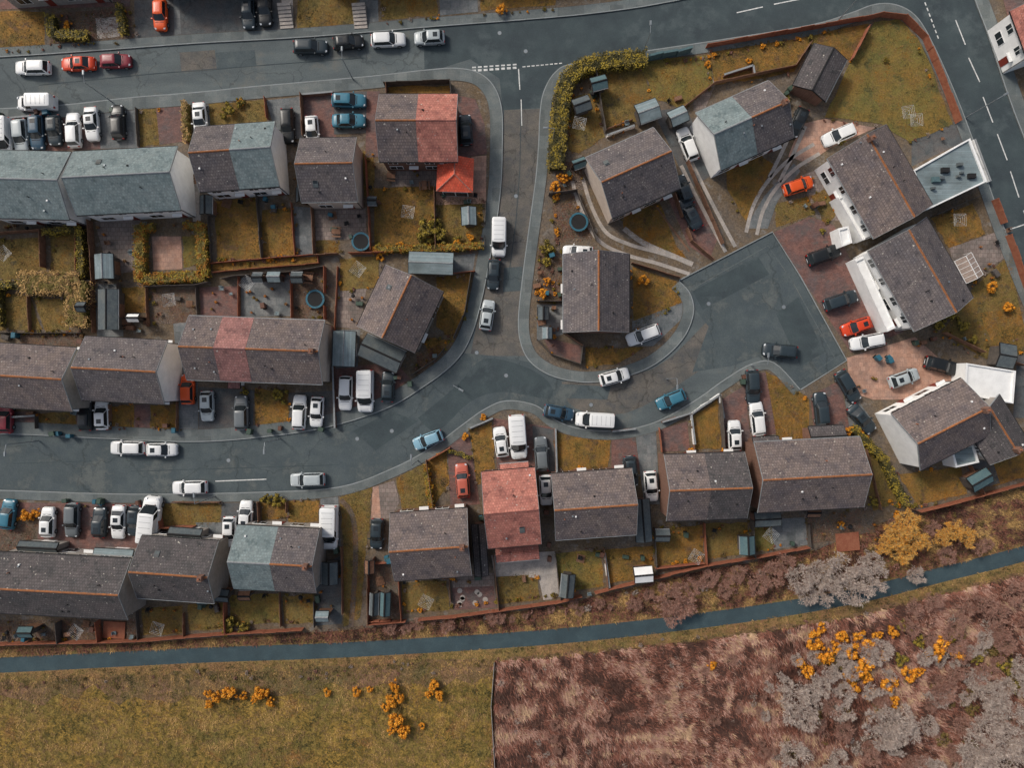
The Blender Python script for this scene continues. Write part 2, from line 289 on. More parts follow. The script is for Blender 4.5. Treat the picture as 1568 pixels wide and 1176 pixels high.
G('red',(1184,356),(1240,332),(1276,345),(1300,395),(1330,440),(1384,508),(1302,540),(1226,424)); G('salmon',(1296,548),(1400,516),(1470,578),(1400,612),(1336,612),(1300,600))
G('lawn',(1425,335),(1488,312),(1508,358),(1452,380)); G('patio',(1452,380),(1540,350),(1552,385),(1470,440)); G('lawn2',(1490,440),(1545,390),(1575,540),(1510,550),(1440,510)); G('lawn',(1498,480),(1560,470),(1570,520),(1520,530))
G('lawn',(1376,726),(1470,714),(1480,756),(1402,774)); G('lawn',(1510,710),(1600,680),(1600,720),(1520,745)); G('lawn2',(1322,690),(1352,700),(1372,768),(1336,782)); G('tar',(1470,690),(1510,680),(1530,740),(1490,750)); G('tar',(1395,200),(1470,185),(1480,215),(1395,255)); G('tar',(1560,500),(1620,480),(1620,640),(1550,640))
# S fronts
G('red',(-80,768),(244,772),(214,846),(-80,852)); G('dirt',(0,795),(60,795),(60,845),(0,846)); G('lawn2',(246,772),(340,770),(338,802),(250,806)); G('tar',(340,770),(398,770),(398,822),(340,822)); G('lawn',(400,770),(440,769),(440,792),(402,797)); G('lawn',(442,768),(490,766),(488,798),(443,800)); G('grey',(491,764),(518,760),(522,836),(491,836)); G('grey',(300,800),(340,800),(345,910),(335,910))
G('lawn2',(521,762),(570,742),(566,800),(560,850),(552,944),(526,960),(526,836)); G('patio',(571,746),(604,736),(612,768),(600,792),(568,802)); G('salmon',(571,746),(580,744),(584,800),(568,802)); G('lawn2',(607,732),(648,712),(664,780),(616,784)); G('lawn',(655,704),(684,690),(688,740),(662,778))
G('red',(685,675),(718,664),(735,772),(690,776)); G('lawn',(719,660),(753,646),(760,735),(730,742)); G('red',(755,640),(850,655),(852,722),(762,722)); G('tar',(815,652),(850,658),(852,722),(820,720)); G('lawn',(851,662),(935,672),(930,716),(856,722)); G('red',(936,672),(972,668),(980,720),(936,716)); G('grey',(973,668),(1004,660),(1010,772),(986,772))
G('red',(1010,658),(1052,645),(1056,690),(1013,692)); G('lawn',(1058,640),(1098,612),(1104,686),(1062,688)); G('red',(1101,614),(1140,590),(1150,682),(1108,688)); G('red',(1140,574),(1172,570),(1188,664),(1150,670)); G('lawn',(1172,568),(1212,590),(1238,612),(1236,682),(1190,682)); G('red',(1240,606),(1286,582),(1300,655),(1246,662)); G('grey',(1288,580),(1340,650),(1330,670),(1300,655))
# S backs
G('lawn2',(218,932),(280,927),(280,970),(220,973)); G('lawn2',(288,926),(346,921),(348,962),(290,966)); G('lawng',(352,912),(428,909),(430,954),(354,957)); G('lawn2',(434,912),(480,910),(480,954),(436,955)); G('dirt',(-60,950),(210,948),(212,982),(-60,986)); G('tar',(482,870),(524,850),(524,955),(484,958))
G('lawn2',(616,892),(684,889),(688,934),(618,940)); G('patio',(692,882),(756,877),(760,930),(696,934)); G('red',(692,900),(756,897),(760,930),(696,934)); G('lawn2',(762,884),(820,876),(826,918),(766,926)); G('light',(752,850),(850,844),(856,914),(832,919),(824,880),(758,883)); G('lawng',(851,848),(920,842),(924,898),(858,905)); G('lawn',(926,842),(1000,836),(1000,884),(932,894)); G('lawn',(1002,812),(1076,802),(1076,860),(1006,868)); G('lawn2',(1080,802),(1144,800),(1146,848),(1083,855)); G('grey',(1150,797),(1232,792),(1236,834),(1156,845)); G('lawng',(1150,797),(1180,796),(1184,842),(1156,845)); G('dirt',(1236,792),(1335,780),(1340,815),(1240,833)); G('dirt',(562,862),(612,860),(614,945),(566,950))
G('red',(1525,-40),(1600,-60),(1620,120),(1560,100))
for i in range(9):  # round flagstones in the red patio
    x=random.uniform(698,752); y=random.uniform(904,928); mb=MB(); mb.cyl((0,0,0),(0,0,.03),.38,.36,'light',9); p=P(x,y); mb.obj('paving_stone',(p.x,p.y,.168))
def track(pts,d=.75,wd=.5,m='light'):
    w=W(smooth(pts,6)); 
    ribbon('driveway_track',w,-d-wd/2,-d+wd/2,BZ+.056,m); ribbon('driveway_track',w,d-wd/2,d+wd/2,BZ+.056,m)
for pts in ([(884,275),(898,320),(922,362),(960,382),(1010,396),(1058,412)],[(1050,250),(1072,295),(1098,345),(1118,382)],[(1250,228),(1212,252),(1180,285),(1160,320),(1150,358)],[(1225,190),(1205,235),(1185,275)]): track(pts)
ribbon('garden_path',W(smooth([(955,350),(985,372),(1030,392),(1060,405)],5)),-.35,.35,BZ+.06,'light')
ribbon('garden_path',W(smooth([(1000,310),(1025,345),(1055,385)],5)),-.12,.12,BZ+.06,'wood')
ribbon('garden_path',W(smooth([(810,878),(835,885),(840,918)],5)),-.5,.5,BZ+.06,'light')
ribbon('garden_path',W(smooth([(522,765),(540,790),(545,850),(538,960)],5)),-.35,.35,BZ+.052,'dirt')
# country area
sheet('scrub_verge',[(-900,1000),(0,975),(350,955),(565,945),(850,905),(1000,870),(1250,815),(1450,745),(1900,640),(1900,800),(1568,870),(1300,935),(1000,968),(500,1002),(0,1026),(-900,1060)],0.006,'scrub')
vg=W(smooth([(-900,1050),(-300,1030),(0,1019),(300,1004),(540,995),(850,975),(1100,947),(1300,915),(1450,878),(1568,848),(1800,780),(2600,500)],24))
sheet('heath',[(756,1005),(900,995),(1100,975),(1300,945),(1568,885),(2000,740),(3500,500),(3500,3000),(700,3000),(752,1176)],0.010,'heath')
dd1=[-3.0+1.0*noise.noise(Vector((p.x*.4,p.y*.4,1))) for p in vg]; dd2=[3.3+1.1*noise.noise(Vector((p.x*.4,p.y*.4,5))) for p in vg]; dd3=[5.4+2.6*noise.noise(Vector((p.x*.3,p.y*.3,8))) for p in vg]
ribbon('scrub_band',vg,0,dd3,0.0125,'scrub'); ribbon('verge',vg,dd1,0,0.0155,'verge'); ribbon('verge',vg,0,[v*.72 for v in dd2],0.0155,'verge')
ribbon('footpath',vg,-1.05,1.05,0.022,'path')
def line(a,b,wd=.11): ribbon('road_marking',W([a,b]),-wd/2,wd/2,0.033,'paint')
def dashed(a,b,n,duty=.6,wd=.11):
    a=Vector(a);b=Vector(b)
    for i in range(n):
        p=a+(b-a)*(i/n); q=a+(b-a)*((i+duty)/n); line(tuple(p),tuple(q),wd)
dashed((723,108),(794,103),8,.65,.3); dashed((723,103),(794,98),8,.65,.2); dashed((800,102),(863,96),9,.65,.14)
line((794,105),(796,137),.14); line((798,152),(799,192),.12); line((330,737),(408,734),.14)
line((1128,19),(1168,10),.15); line((1185,6),(1225,-2),.15)
for a,b in (((1463,30),(1478,68)),((1483,88),(1500,125)),((1505,148),(1520,187)),((1527,205),(1542,245)),((1547,262),(1560,302)),((1567,322),(1582,362))): line(a,b,.15)
dashed((1416,3),(1438,62),7,.6,.16); line((1537,354),(1570,343),.14)

# ---------------------------------------------------------------- houses
def unitwin(mb,x,z,y,sg,w=1.2,h=1.1):
    y0,y1=sorted((y,y+sg*.05)); mb.box(x-w/2,x+w/2,y0,y1,z,z+h,'upvc')
    y0,y1=sorted((y+sg*.05,y+sg*.06))
    for a,b in ((-w/2+.07,-.04),(.04,w/2-.07)): mb.box(x+a,x+b,y0,y1,z+.08,z+h-.08,'glass')
def house(cx,cy,Lp,Wp,ang,secs,wall='rdash',eh=4.9,rise=2.6,ridge='ridge',gable=None,name='semi_detached_house',chim=True,low=False):
    alt=random.choice(['rbl','rb2','rb3','rbl','rb2']); secs=[(f,alt if m=='rbl' else m) for f,m in secs]
    k=(H-eh)/H; c=P(cx,cy,eh); Lm=Lp*S*k; Wm=Wp*S*k
    e=bpy.data.objects.new(name,None); scene.collection.objects.link(e); e.location=(c.x,c.y,.1); e.rotation_euler=(0,0,-math.radians(ang))
    hx,hy=Lm/2-.25,Wm/2-.35
    mb=MB()
    gab=gable or wall
    mb.face([(-hx,-hy,0),(hx,-hy,0),(hx,-hy,eh),(-hx,-hy,eh)],wall); mb.face([(hx,hy,0),(-hx,hy,0),(-hx,hy,eh),(hx,hy,eh)],wall)
    rz=eh+rise*(hy/(Wm/2))-.05
    mb.face([(hx,-hy,0),(hx,hy,0),(hx,hy,eh),(hx,0,rz),(hx,-hy,eh)],gab); mb.face([(-hx,hy,0),(-hx,-hy,0),(-hx,-hy,eh),(-hx,0,rz),(-hx,hy,eh)],gab)
    mb.obj('walls',parent=e)
    mb=MB(); hL,hW=Lm/2,Wm/2; t=.13; x=-hL; rm=MB(); n=len(secs)
    for i,(fr,m) in enumerate(secs):
        x1=x+fr*Lm; dz=.0 if n==1 else (.03 if i%2 else 0)
        ez=eh-.1+dz; tz=eh-.1+rise+dz
        for sg in(1,-1):
            ns=max(1,round((x1-x)/1.1))
            for q in range(ns):
                xa=x+(x1-x)*q/ns; xb=x+(x1-x)*(q+1)/ns
                ja=0 if low else .03*noise.noise(Vector((xa*.6,cx,sg))); jb=0 if low else .03*noise.noise(Vector((xb*.6,cx,sg)))
                b=[(xa,sg*hW,ez+ja),(xb,sg*hW,ez+jb),(xb,0,tz+jb),(xa,0,tz+ja)]
                if sg>0: b=b[::-1]
                mb.hexa(b,[(p[0],p[1],p[2]+t) for p in b],m)
        rmn='ridgeg' if m=='rgt' else (m if m in('rred','rpink') else ridge)
        a=x
        while a<x1-.05:
            b2=min(a+.45,x1); rm.hexa([(a,-.14,tz+t-.07),(b2,-.14,tz+t-.07),(b2,.14,tz+t-.07),(a,.14,tz+t-.07)],[(a+.01,-.05,tz+t+.07),(b2-.02,-.05,tz+t+.05),(b2-.02,.05,tz+t+.05),(a+.01,.05,tz+t+.07)],rmn); a=b2
        x=x1
    mb.obj('roof',parent=e); rm.obj('ridge_tiles',parent=e)
    g=MB()
    for sg in(1,-1):
        y0,y1=sorted((sg*hW,sg*(hW+.11))); g.box(-hL,hL,y0,y1,eh-.14,eh-.04,random.choice(['ridgeg','rubber','rubber']))
        for xe in(-hL-.04,hL):
            b=[(xe,sg*hW,eh-.18),(xe+.04,sg*hW,eh-.18),(xe+.04,0,eh-.18+rise),(xe,0,eh-.18+rise)]
            if sg>0:b=b[::-1]
            g.hexa(b,[(p[0],p[1],p[2]+.24) for p in b],'ridgeg' if not low else 'rubber')
        if not low:
            g.cyl((hx-.15,sg*(hy+.08),0),(hx-.15,sg*(hy+.08),eh-.2),.05,.05,'rubber',6)
    g.obj('gutters_and_bargeboards',parent=e)
    wn=MB(); d=MB()
    if not low:
        nu=max(1,round(Lm/6)); uw=2*hx/nu
        for u in range(nu):
            xc=-hx+uw*(u+.5)
            for sg in(1,-1):
                y=sg*hy
                unitwin(wn,xc-uw*.24,eh-1.9,y,sg,1.3); unitwin(wn,xc+uw*.24,eh-1.9,y,sg,1.1)
                unitwin(wn,xc-uw*.2,.9,y,sg,1.8,1.2)
                y0,y1=sorted((y,y+sg*.06)); d.box(xc+uw*.2,xc+uw*.2+.95,y0,y1,.05,2.1,'door'); y0,y1=sorted((y+sg*.06,y+sg*.5)); d.box(xc+uw*.17,xc+uw*.2+1.1,y0,y1,2.2,2.32,'upvc')
        v=MB()
        def onroof(vx,yy,r,hh,m):
            z=eh+rise*(1-abs(yy)/hW); v.box(vx-r,vx+r,yy-r,yy+r,z-.15,z+hh,m)
        for _ in range(nu+random.randint(0,2)):
            onroof(random.uniform(-hx,hx),random.choice((1,-1))*random.uniform(.8,hW-.8),.1,.2,random.choice(['metal','rubber','upvc']))
        for _ in range(nu):
            vx=random.uniform(-hx+.6,hx-.6); yy=random.choice((1,-1))*random.uniform(.8,hW*.5); z=eh+rise*(1-abs(yy)/hW); v.cyl((vx,yy,z-.1),(vx,yy,z+.45),.06,.06,'terra' if random.random()<.3 else 'rubber',8)
        if random.random()<.4:
            vx=random.uniform(-hx+1,hx-1); sg=random.choice((1,-1)); ya,yb=sg*hW*.45,sg*hW*.62
            za=eh+rise*(1-.45)+.03; zb2=eh+rise*(1-.62)+.03
            b=[(vx-.33,ya,za),(vx+.33,ya,za),(vx+.33,yb,zb2),(vx-.33,yb,zb2)]
            if sg>0: b=b[::-1]
            v.hexa(b,[(p[0],p[1],p[2]+.09) for p in b],'felt'); b=[((p[0]-vx)*.8+vx,p[1]*.98+sg*.02,p[2]+.095+(0.01)) for p in b]; v.face(b if (Vector(b[1])-Vector(b[0])).cross(Vector(b[2])-Vector(b[0])).z>0 else b[::-1],'glass')
        if chim and random.random()<.35:
            cxx=random.choice((-hx+.5,hx-.5)); v.box(cxx-.3,cxx+.3,-.35,.35,eh+rise-.6,eh+rise+.8,'brick'); v.cyl((cxx,0,eh+rise+.8),(cxx,0,eh+rise+1.05),.12,.1,'terra'); 
        v.obj('roof_vents',parent=e)
        s=MB(); s.cyl((hx*.6,-hy-.1,eh-.5),(hx*.6,-hy-.35,eh-.42),.32,.3,'metal',10); s.cyl((hx*.6,-hy,eh-.6),(hx*.6,-hy-.1,eh-.5),.03,.03,'metal',6); s.obj('satellite_dish',parent=e)
    else:
        d.box(-.9,.9,hy,hy+.05,.05,2.0,'upvc' if eh>2.35 else 'wood')
    if wn.v: wn.obj('windows',parent=e)
    d.obj('door',parent=e)
    return e
B1=[(1,'rbl')]; BD=[(1,'rbd')]; GT=[(1,'rgt')]
house(42,283,132,104,1.5,GT,'white',name='terraced_house'); house(195,277,160,98,-3,GT,'white')
house(364,240,122,100,-4,[(.5,'rbl'),(.5,'rgt')],'white'); house(504,260,86,98,-1,B1,'cream')
house(641,196,120,104,0,[(.5,'rbl'),(.5,'rred')],'brick',chim=False)
house(613,473,103,98,115,B1,'rdash',name='detached_house')
house(392,536,208,98,2,[(.25,'rbl'),(.23,'rpink'),(.52,'rbl')],'cream',name='terraced_house')
house(192,567,126,98,3,B1,'rdash',gable='white'); house(45,577,140,98,3.5,B1,'rdash')
house(913,449,120,101,90,B1,'brick'); house(969,265,114,102,-24,B1,'cream',gable='cream')
house(1140,192,122,96,-24,[(.5,'rgt'),(.5,'rbl')],'white'); house(1347,278,142,104,60,B1,'white'); house(1409,420,142,104,60,B1,'white')
house(1440,650,120,98,-27,B1,'white',name='detached_house'); house(1522,658,84,70,58,BD,'rdash',eh=4.2,rise=1.8,name='house_wing')
house(1080,745,123,102,-2,[(.5,'rbl'),(.5,'rbd')],'brick'); house(1238,727,162,108,-3,B1,'brick')
house(909,772,124,102,-4,B1,'brick'); house(783,778,82,118,-5,[(1,'rred')],'brick',name='detached_house')
house(660,834,118,104,-4,B1,'brick'); house(424,856,126,98,3,[(.5,'rgt'),(.5,'rbl')],'rdash'); house(273,872,118,96,4,BD,'rdash'); house(96,897,206,94,3,BD,'rdash',name='terraced_house')
house(1604,38,80,95,70,[(1,'rred')],'white'); 
house(-130,285,150,100,2,B1,'white'); house(60,-70,160,100,-4,B1,'rdash'); house(300,-85,160,100,-4,B1,'rdash'); house(560,-100,170,100,-4,GT,'rdash'); house(800,-120,170,100,-6,B1,'rdash'); house(-140,575,150,98,3,B1,'rdash'); house(-160,897,200,94,3,BD,'rdash')
def low(cx,cy,Lp,Wp,ang,m='felt',wall='wooddark',eh=2.3,rise=.5,name='garden_shed'):
    return house(cx,cy,Lp,Wp,ang,[(1,m)],wall,eh=eh,rise=rise,ridge='ridgeg' if m=='feltl' else 'rubber',name=name,low=True)
low(1255,111,72,56,117,'rbd','brick',2.5,1.0,'garage'); low(585,541,66,36,25,'felt','rdash',2.5,.9,'house_extension'); low(660,403,68,33,2,'feltl','felt',2.4,.4,'garage')
low(527,534,54,34,92,'feltl','rdash',2.5,.25,'garage'); low(735,842,80,20,86,'rbd','brick',2.6,.4,'house_extension'); low(984,797,66,24,86,'felt','brick',2.6,.4,'house_extension')
low(788,722,44,26,-5,'rred','brick',2.6,.7,'house_porch'); low(792,846,66,26,-5,'rred','cream',2.6,.5,'house_extension'); low(1265,668,54,32,-3,'rbd','brick',2.6,.8,'house_porch'); low(1172,682,40,26,-3,'rbd','brick',2.6,.8,'house_porch')
low(1175,795,40,22,-3,'felt','brick',2.4,.3,'house_extension')
low(359,580,30,18,92,'rpink','brick',2.4,.5,'house_porch')
def hip(cx,cy,w,l,ang,eh,rise,m):
    c=P(cx,cy,eh); e=bpy.data.objects.new('house_extension',None); scene.collection.objects.link(e); e.location=(c.x,c.y,.1); e.rotation_euler=(0,0,-math.radians(ang)); k=(H-eh)/H*S/2; a,b=w*k,l*k
    mb=MB(); mb.box(-a+.2,a-.2,-b+.2,b-.2,0,eh-.03,'brick'); mb.obj('walls',parent=e)
    mb=MB(); p=[(-a,-b,eh),(a,-b,eh),(a,b,eh),(-a,b,eh)]; t0=(0,-.25,eh+rise); t1=(0,b,eh+rise)
    mb.face([p[0],p[1],t0],m); mb.face([p[1],p[2],t1,t0],m); mb.face([p[3],p[0],t0,t1],m); mb.box(-a,a,-b,b,eh-.02,eh-.01,'brick'); mb.obj('roof',parent=e)
    mb=MB()
    for q in ((p[0],t0),(p[1],t0),(t0,t1)): mb.cyl(Vector(q[0])+Vector((0,0,.03)),Vector(q[1])+Vector((0,0,.03)),.09,.09,'rred',6)
    mb.obj('ridge_tiles',parent=e)
    mb=MB(); mb.box(-a*.7,a*.7,-b+.12,-b+.2,.1,2.1,'upvc'); mb.box(-a*.66,-.05,-b+.11,-b+.12,.25,2.0,'glass'); mb.box(.05,a*.66,-b+.11,-b+.12,.25,2.0,'glass'); mb.obj('windows',parent=e)
hip(697,268,56,52,2,2.7,1.2,'rbright')
for a in [(160,408,38,28,88,'feltl'),(166,474,62,30,90,'felt'),(1038,178,28,24,-24,'feltl'),(992,170,34,30,-20,'feltl'),(718,331,28,22,88,'feltl'),(316,314,28,18,90,'felt'),(891,160,26,22,-20,'felt'),(917,127,24,20,-15,'feltb'),
          (505,878,34,24,90,'felt'),(494,944,20,16,0,'feltl'),(869,897,36,20,95,'felt'),(1144,835,28,22,88,'feltb'),(1014,820,22,18,0,'felt'),(590,925,36,15,92,'feltb'),(573,925,34,12,92,'felt'),(985,880,28,24,-5,'white'),
          (887,250,20,14,-20,'feltb'),(832,480,20,16,90,'felt'),(838,510,18,14,90,'feltl'),(1540,545,26,36,10,'felt'),(1500,735,34,24,-30,'feltb'),(420,424,20,16,0,'feltl'),(455,425,18,16,0,'felt'),(395,425,16,14,0,'felt'),
          (570,308,14,12,0,'felt'),(460,298,22,12,90,'felt'),(205,487,18,12,0,'white'),(125,470,14,14,0,'felt'),(40,968,22,16,0,'feltb'),(340,912,22,18,5,'felt'),(375,912,18,14,0,'wood'),(310,918,16,14,0,'feltb'),(566,868,20,14,90,'wood'),(1245,785,20,14,0,'wood')]:
    low(*a)
low(175,850,60,18,3,'feltl','rdash',2.4,.3,'house_extension'); low(285,818,50,18,4,'felt','rdash',2.6,.6,'house_porch'); low(60,838,60,16,3,'felt','rdash',2.6,.5,'house_porch')
def flat(corners,h,m,par='white',name='flat_roof_extension',clut=False):
    w=[P(x,y,h) for x,y in corners]; 
    if sum((w[i].x*w[(i+1)%len(w)].y-w[(i+1)%len(w)].x*w[i].y) for i in range(len(w)))<0: w=w[::-1]
    e=bpy.data.objects.new(name,None); scene.collection.objects.link(e)
    mb=MB(); mb.hexa([Vector((p.x,p.y,.1)) for p in w],[Vector((p.x,p.y,h-.02)) for p in w],par); mb.obj('walls',parent=e)
    c=sum(w,Vector())/len(w); inn=[p+(c-p).normalized()*.35 for p in w]
    mb=MB(); mb.face([Vector((p.x,p.y,h)) for p in inn],m); mb.obj('roof',parent=e)
    mb=MB()
    for i in range(len(w)):
        j=(i+1)%len(w); mb.hexa([w[i]-Vector((0,0,.015)),w[j]-Vector((0,0,.015)),inn[j]-Vector((0,0,.015)),inn[i]-Vector((0,0,.015))],[Vector((p.x,p.y,h+.22)) for p in (w[i],w[j],inn[j],inn[i])],par)
    if clut:
        for _ in range(9):
            t=random.random();s=random.random(); p=inn[0].lerp(inn[1],.15+.7*t).lerp(inn[3].lerp(inn[2],.15+.7*t),.2+.6*s); r=random.uniform(.2,.55)
            mb.taper(p.x-r,p.x+r,p.y-r*.7,p.y+r*.7,h+.01,h+random.uniform(.2,.6),.05,random.choice(['felt','feltb','felt','rubber']))
    mb.obj('parapet',parent=e)
flat([(1396,262),(1484,212),(1510,278),(1418,322)],2.9,'feltl',clut=True)
flat([(1478,556),(1554,568),(1550,618),(1474,604)],2.8,'white')
flat([(1282,302),(1294,296),(1332,362),(1320,368)],2.6,'white','white','house_porch'); flat([(1308,398),(1320,392),(1370,502),(1358,508)],2.6,'white','white','house_porch'); flat([(1282,350),(1298,346),(1304,372),(1288,378)],2.4,'white','white','house_porch')
flat([(1455,690),(1490,680),(1498,708),(1462,716)],2.6,'feltl'); 

# ---------------------------------------------------------------- fences / walls
def fence(pts,h=1.5,m='wood',th=.06,name='garden_fence',z0=.1):
    w=W(pts); mb=MB()
    for i in range(len(w)-1):
        a,b=w[i],w[i+1]; d=(b-a); Ld=d.length; d.normalize(); n=Vector((-d.y,d.x,0))*th/2
        k=max(1,round(Ld/1.8))
        for j in range(k):
            p=a+d*(Ld*j/k)+n*random.uniform(-1,1); q=a+d*(Ld*(j+1)/k)+n*random.uniform(-1,1); hh=h+random.uniform(-.09,.09)
            if name=='garden_fence' and random.random()<.06: continue
            o=Vector((0,0,z0)); t=Vector((0,0,z0+hh)); mb.hexa([p-n+o,q-n+o,q+n+o,p+n+o],[p-n+t,q-n+t,q+n+t,p+n+t],m)
            if name=='garden_fence': mb.box(p.x-.045,p.x+.045,p.y-.045,p.y+.045,z0,z0+hh+.06,m)
        if name!='garden_fence':
            t0=Vector((0,0,z0+h+.1)); t1=Vector((0,0,z0+h+.15)); n2=n*(1.2)
            mb.hexa([a-n2+t0,b-n2+t0,b+n2+t0,a+n2+t0],[a-n2+t1,b-n2+t1,b+n2+t1,a+n2+t1],'ridgeg')
    return mb.obj(name)
F=fence
for p in ([(-100,986),(0,983),(215,978),(350,967),(525,958)],[(565,953),(700,941),(850,920),(930,900),(1080,863),(1150,852),(1235,836)],[(1402,782),(1480,762),(1568,738),(1650,715)]): F(p,1.3,'woodr')
for p in ([(1080,74),(1240,46),(1332,30),(1345,26),(1380,30),(1412,62),(1440,130),(1462,190)],[(1510,290),(1545,380),(1580,480),(1600,560)]): F(p,1.4,'woodr')
F([(990,92),(1078,78)],1.6,'feltb',.3)
for p in ([(325,404),(488,390),(490,404),(328,418)],[(130,348),(128,430),(146,432)],[(143,340),(150,432)],[(0,360),(70,354),(72,430),(0,436)],[(72,354),(124,350)],[(124,350),(126,420),(78,424)],[(320,300),(326,404)],[(396,298),(404,396)],[(448,312),(454,392)],[(480,312),(484,392),(520,390)],[(562,245),(570,385)],[(520,390),(514,508)],[(520,390),(590,388)],
          [(572,386),(668,382),(742,380)],[(666,290),(668,382)],[(744,310),(742,380)],[(500,410),(500,490)],[(448,418),(450,488)],[(368,424),(368,488)],[(304,440),(306,490)],[(228,440),(230,500)],[(186,435),(188,505)],[(146,432),(148,510)],[(228,440),(304,438),(366,424),(448,418),(500,410)],[(0,510),(130,510)],[(48,450),(50,508)],
          [(630,575),(668,550),(695,518)],[(722,420),(712,480),(695,518)],[(668,422),(728,416)],[(590,132),(690,128),(692,148)],[(593,134),(594,148)],[(212,168),(215,226)],[(284,163),(290,222)],[(408,152),(412,184)],[(464,148),(467,212)],
          [(928,200),(968,185)],[(840,300),(882,294)],[(882,294),(912,368)],[(910,108),(926,205)],[(1046,166),(1092,130),(1215,104)],[(1215,104),(1240,66)],[(1050,250),(1104,375)],[(822,462),(862,462)],[(822,520),(842,542),(888,558),(892,530)],[(866,512),(892,530)],[(966,404),(1040,426)],[(1030,300),(1056,370),(1090,400)],
          [(1332,30),(1300,95)],[(1425,332),(1495,302)],[(1440,510),(1500,540),(1560,560)],[(1350,700),(1385,775),(1402,782)],[(1480,712),(1500,755)],[(1322,680),(1345,780)],
          [(212,925),(215,978)],[(283,920),(285,972)],[(348,905),(350,966)],[(430,905),(432,958)],[(482,860),(484,958)],[(525,836),(527,958)],[(565,860),(566,953)],[(612,885),(616,948)],[(688,880),(692,942)],[(756,850),(764,932)],[(850,845),(858,918)],[(924,838),(930,900)],[(1000,808),(1004,880)],[(1076,800),(1080,863)],[(1148,795),(1152,852)],[(1234,785),(1238,836)],
          [(654,704),(665,782)],[(155,948),(158,980)],[(95,950),(97,981)],[(250,768),(340,768)],[(246,770),(252,806),(302,804)],[(398,768),(400,800)],[(441,768),(442,800)],[(1056,634),(1062,690)],[(1100,606),(1106,688)],[(1008,655),(1012,692)],[(172,620),(172,658)],[(274,590),(274,660)],[(60,634),(60,656)]):
    F(p,random.choice((.8,1.1,1.4)),random.choice(['wood','wood','woodr','wooddark','wooddark']))
for p in ([(560,862),(612,858)],[(565,866),(566,950),(616,946)],[(657,704),(690,684)],[(1002,868),(1076,860)]): F(p,1.0,'woodr',.12)
for p,m in (([(1058,632),(1100,604),(1106,640)],'white'),([(1056,632),(1062,680)],'white'),([(0,186),(60,180)],'brick'),([(465,148),(512,144)],'brick'),([(1106,118),(1150,104),(1152,116)],'brick'),([(720,655),(755,640)],'brick'),([(1012,646),(1056,632)],'brick'),([(936,660),(972,656)],'brick'),([(515,655),(512,560)],'brick'),([(850,655),(852,722)],'brick'),([(1486,216),(1510,280)],'white'),([(928,210),(970,195)],'white'),([(925,845),(932,898)],'white'),([(60,184),(62,230)],'brick'),([(0,640),(60,636)],'brick')):
    F(p,.7,m,.2,'garden_wall')
# ---------------------------------------------------------------- foliage
def leaves(mb,c,rad,n,size,mats,core=.35,flat=1.0):
    c=Vector(c)
    for _ in range(n):
        d=Vector((random.gauss(0,1),random.gauss(0,1),random.gauss(0,1))).normalized()
        r=rad*(core+(1-core)*random.random()**.5)*(0.75+.5*noise.noise(d*1.7+c*.7))
        p=c+Vector((d.x*r,d.y*r,d.z*r*flat))
        nrm=(d+Vector((random.gauss(0,.6),random.gauss(0,.6),random.gauss(0.4,.6)))).normalized()
        u=nrm.orthogonal().normalized(); u.rotate(Matrix.Rotation(random.random()*6.28,3,nrm)); v=nrm.cross(u); s=size*random.uniform(.6,1.3)
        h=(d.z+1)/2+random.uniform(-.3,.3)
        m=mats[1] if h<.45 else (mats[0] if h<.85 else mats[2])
        mb.face([p-u*s,p-v*s*.6,p+u*s,p+v*s*.6],m)
def tree_mesh(nm,R,Ht,mats,blobs=9,n=150,size=.13,flat=.8):
    mb=MB(); mb.cyl((0,0,0),(0,0,Ht*.5),.13*R/1.5,.08*R/1.5,'bark',7)
    for i in range(blobs):
        a=6.283*i/blobs+random.uniform(-.4,.4); rr=R*random.uniform(.15,.78); c=(math.cos(a)*rr,math.sin(a)*rr,Ht*random.uniform(.42,.78)*(1.1-.3*rr/R))
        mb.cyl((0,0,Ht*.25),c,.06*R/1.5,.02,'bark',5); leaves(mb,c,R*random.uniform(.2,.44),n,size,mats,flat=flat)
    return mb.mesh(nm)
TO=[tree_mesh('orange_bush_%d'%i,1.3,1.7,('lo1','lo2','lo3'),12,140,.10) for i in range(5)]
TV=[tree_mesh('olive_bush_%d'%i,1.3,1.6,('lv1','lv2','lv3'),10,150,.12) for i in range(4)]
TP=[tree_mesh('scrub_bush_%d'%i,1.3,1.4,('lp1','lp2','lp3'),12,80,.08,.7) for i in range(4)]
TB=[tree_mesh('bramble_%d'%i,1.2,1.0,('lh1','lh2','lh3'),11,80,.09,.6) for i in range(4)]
TG=[tree_mesh('olive_tan_bush_%d'%i,1.3,1.3,('lt2','lv2','lv1'),11,90,.09,.7) for i in range(3)]
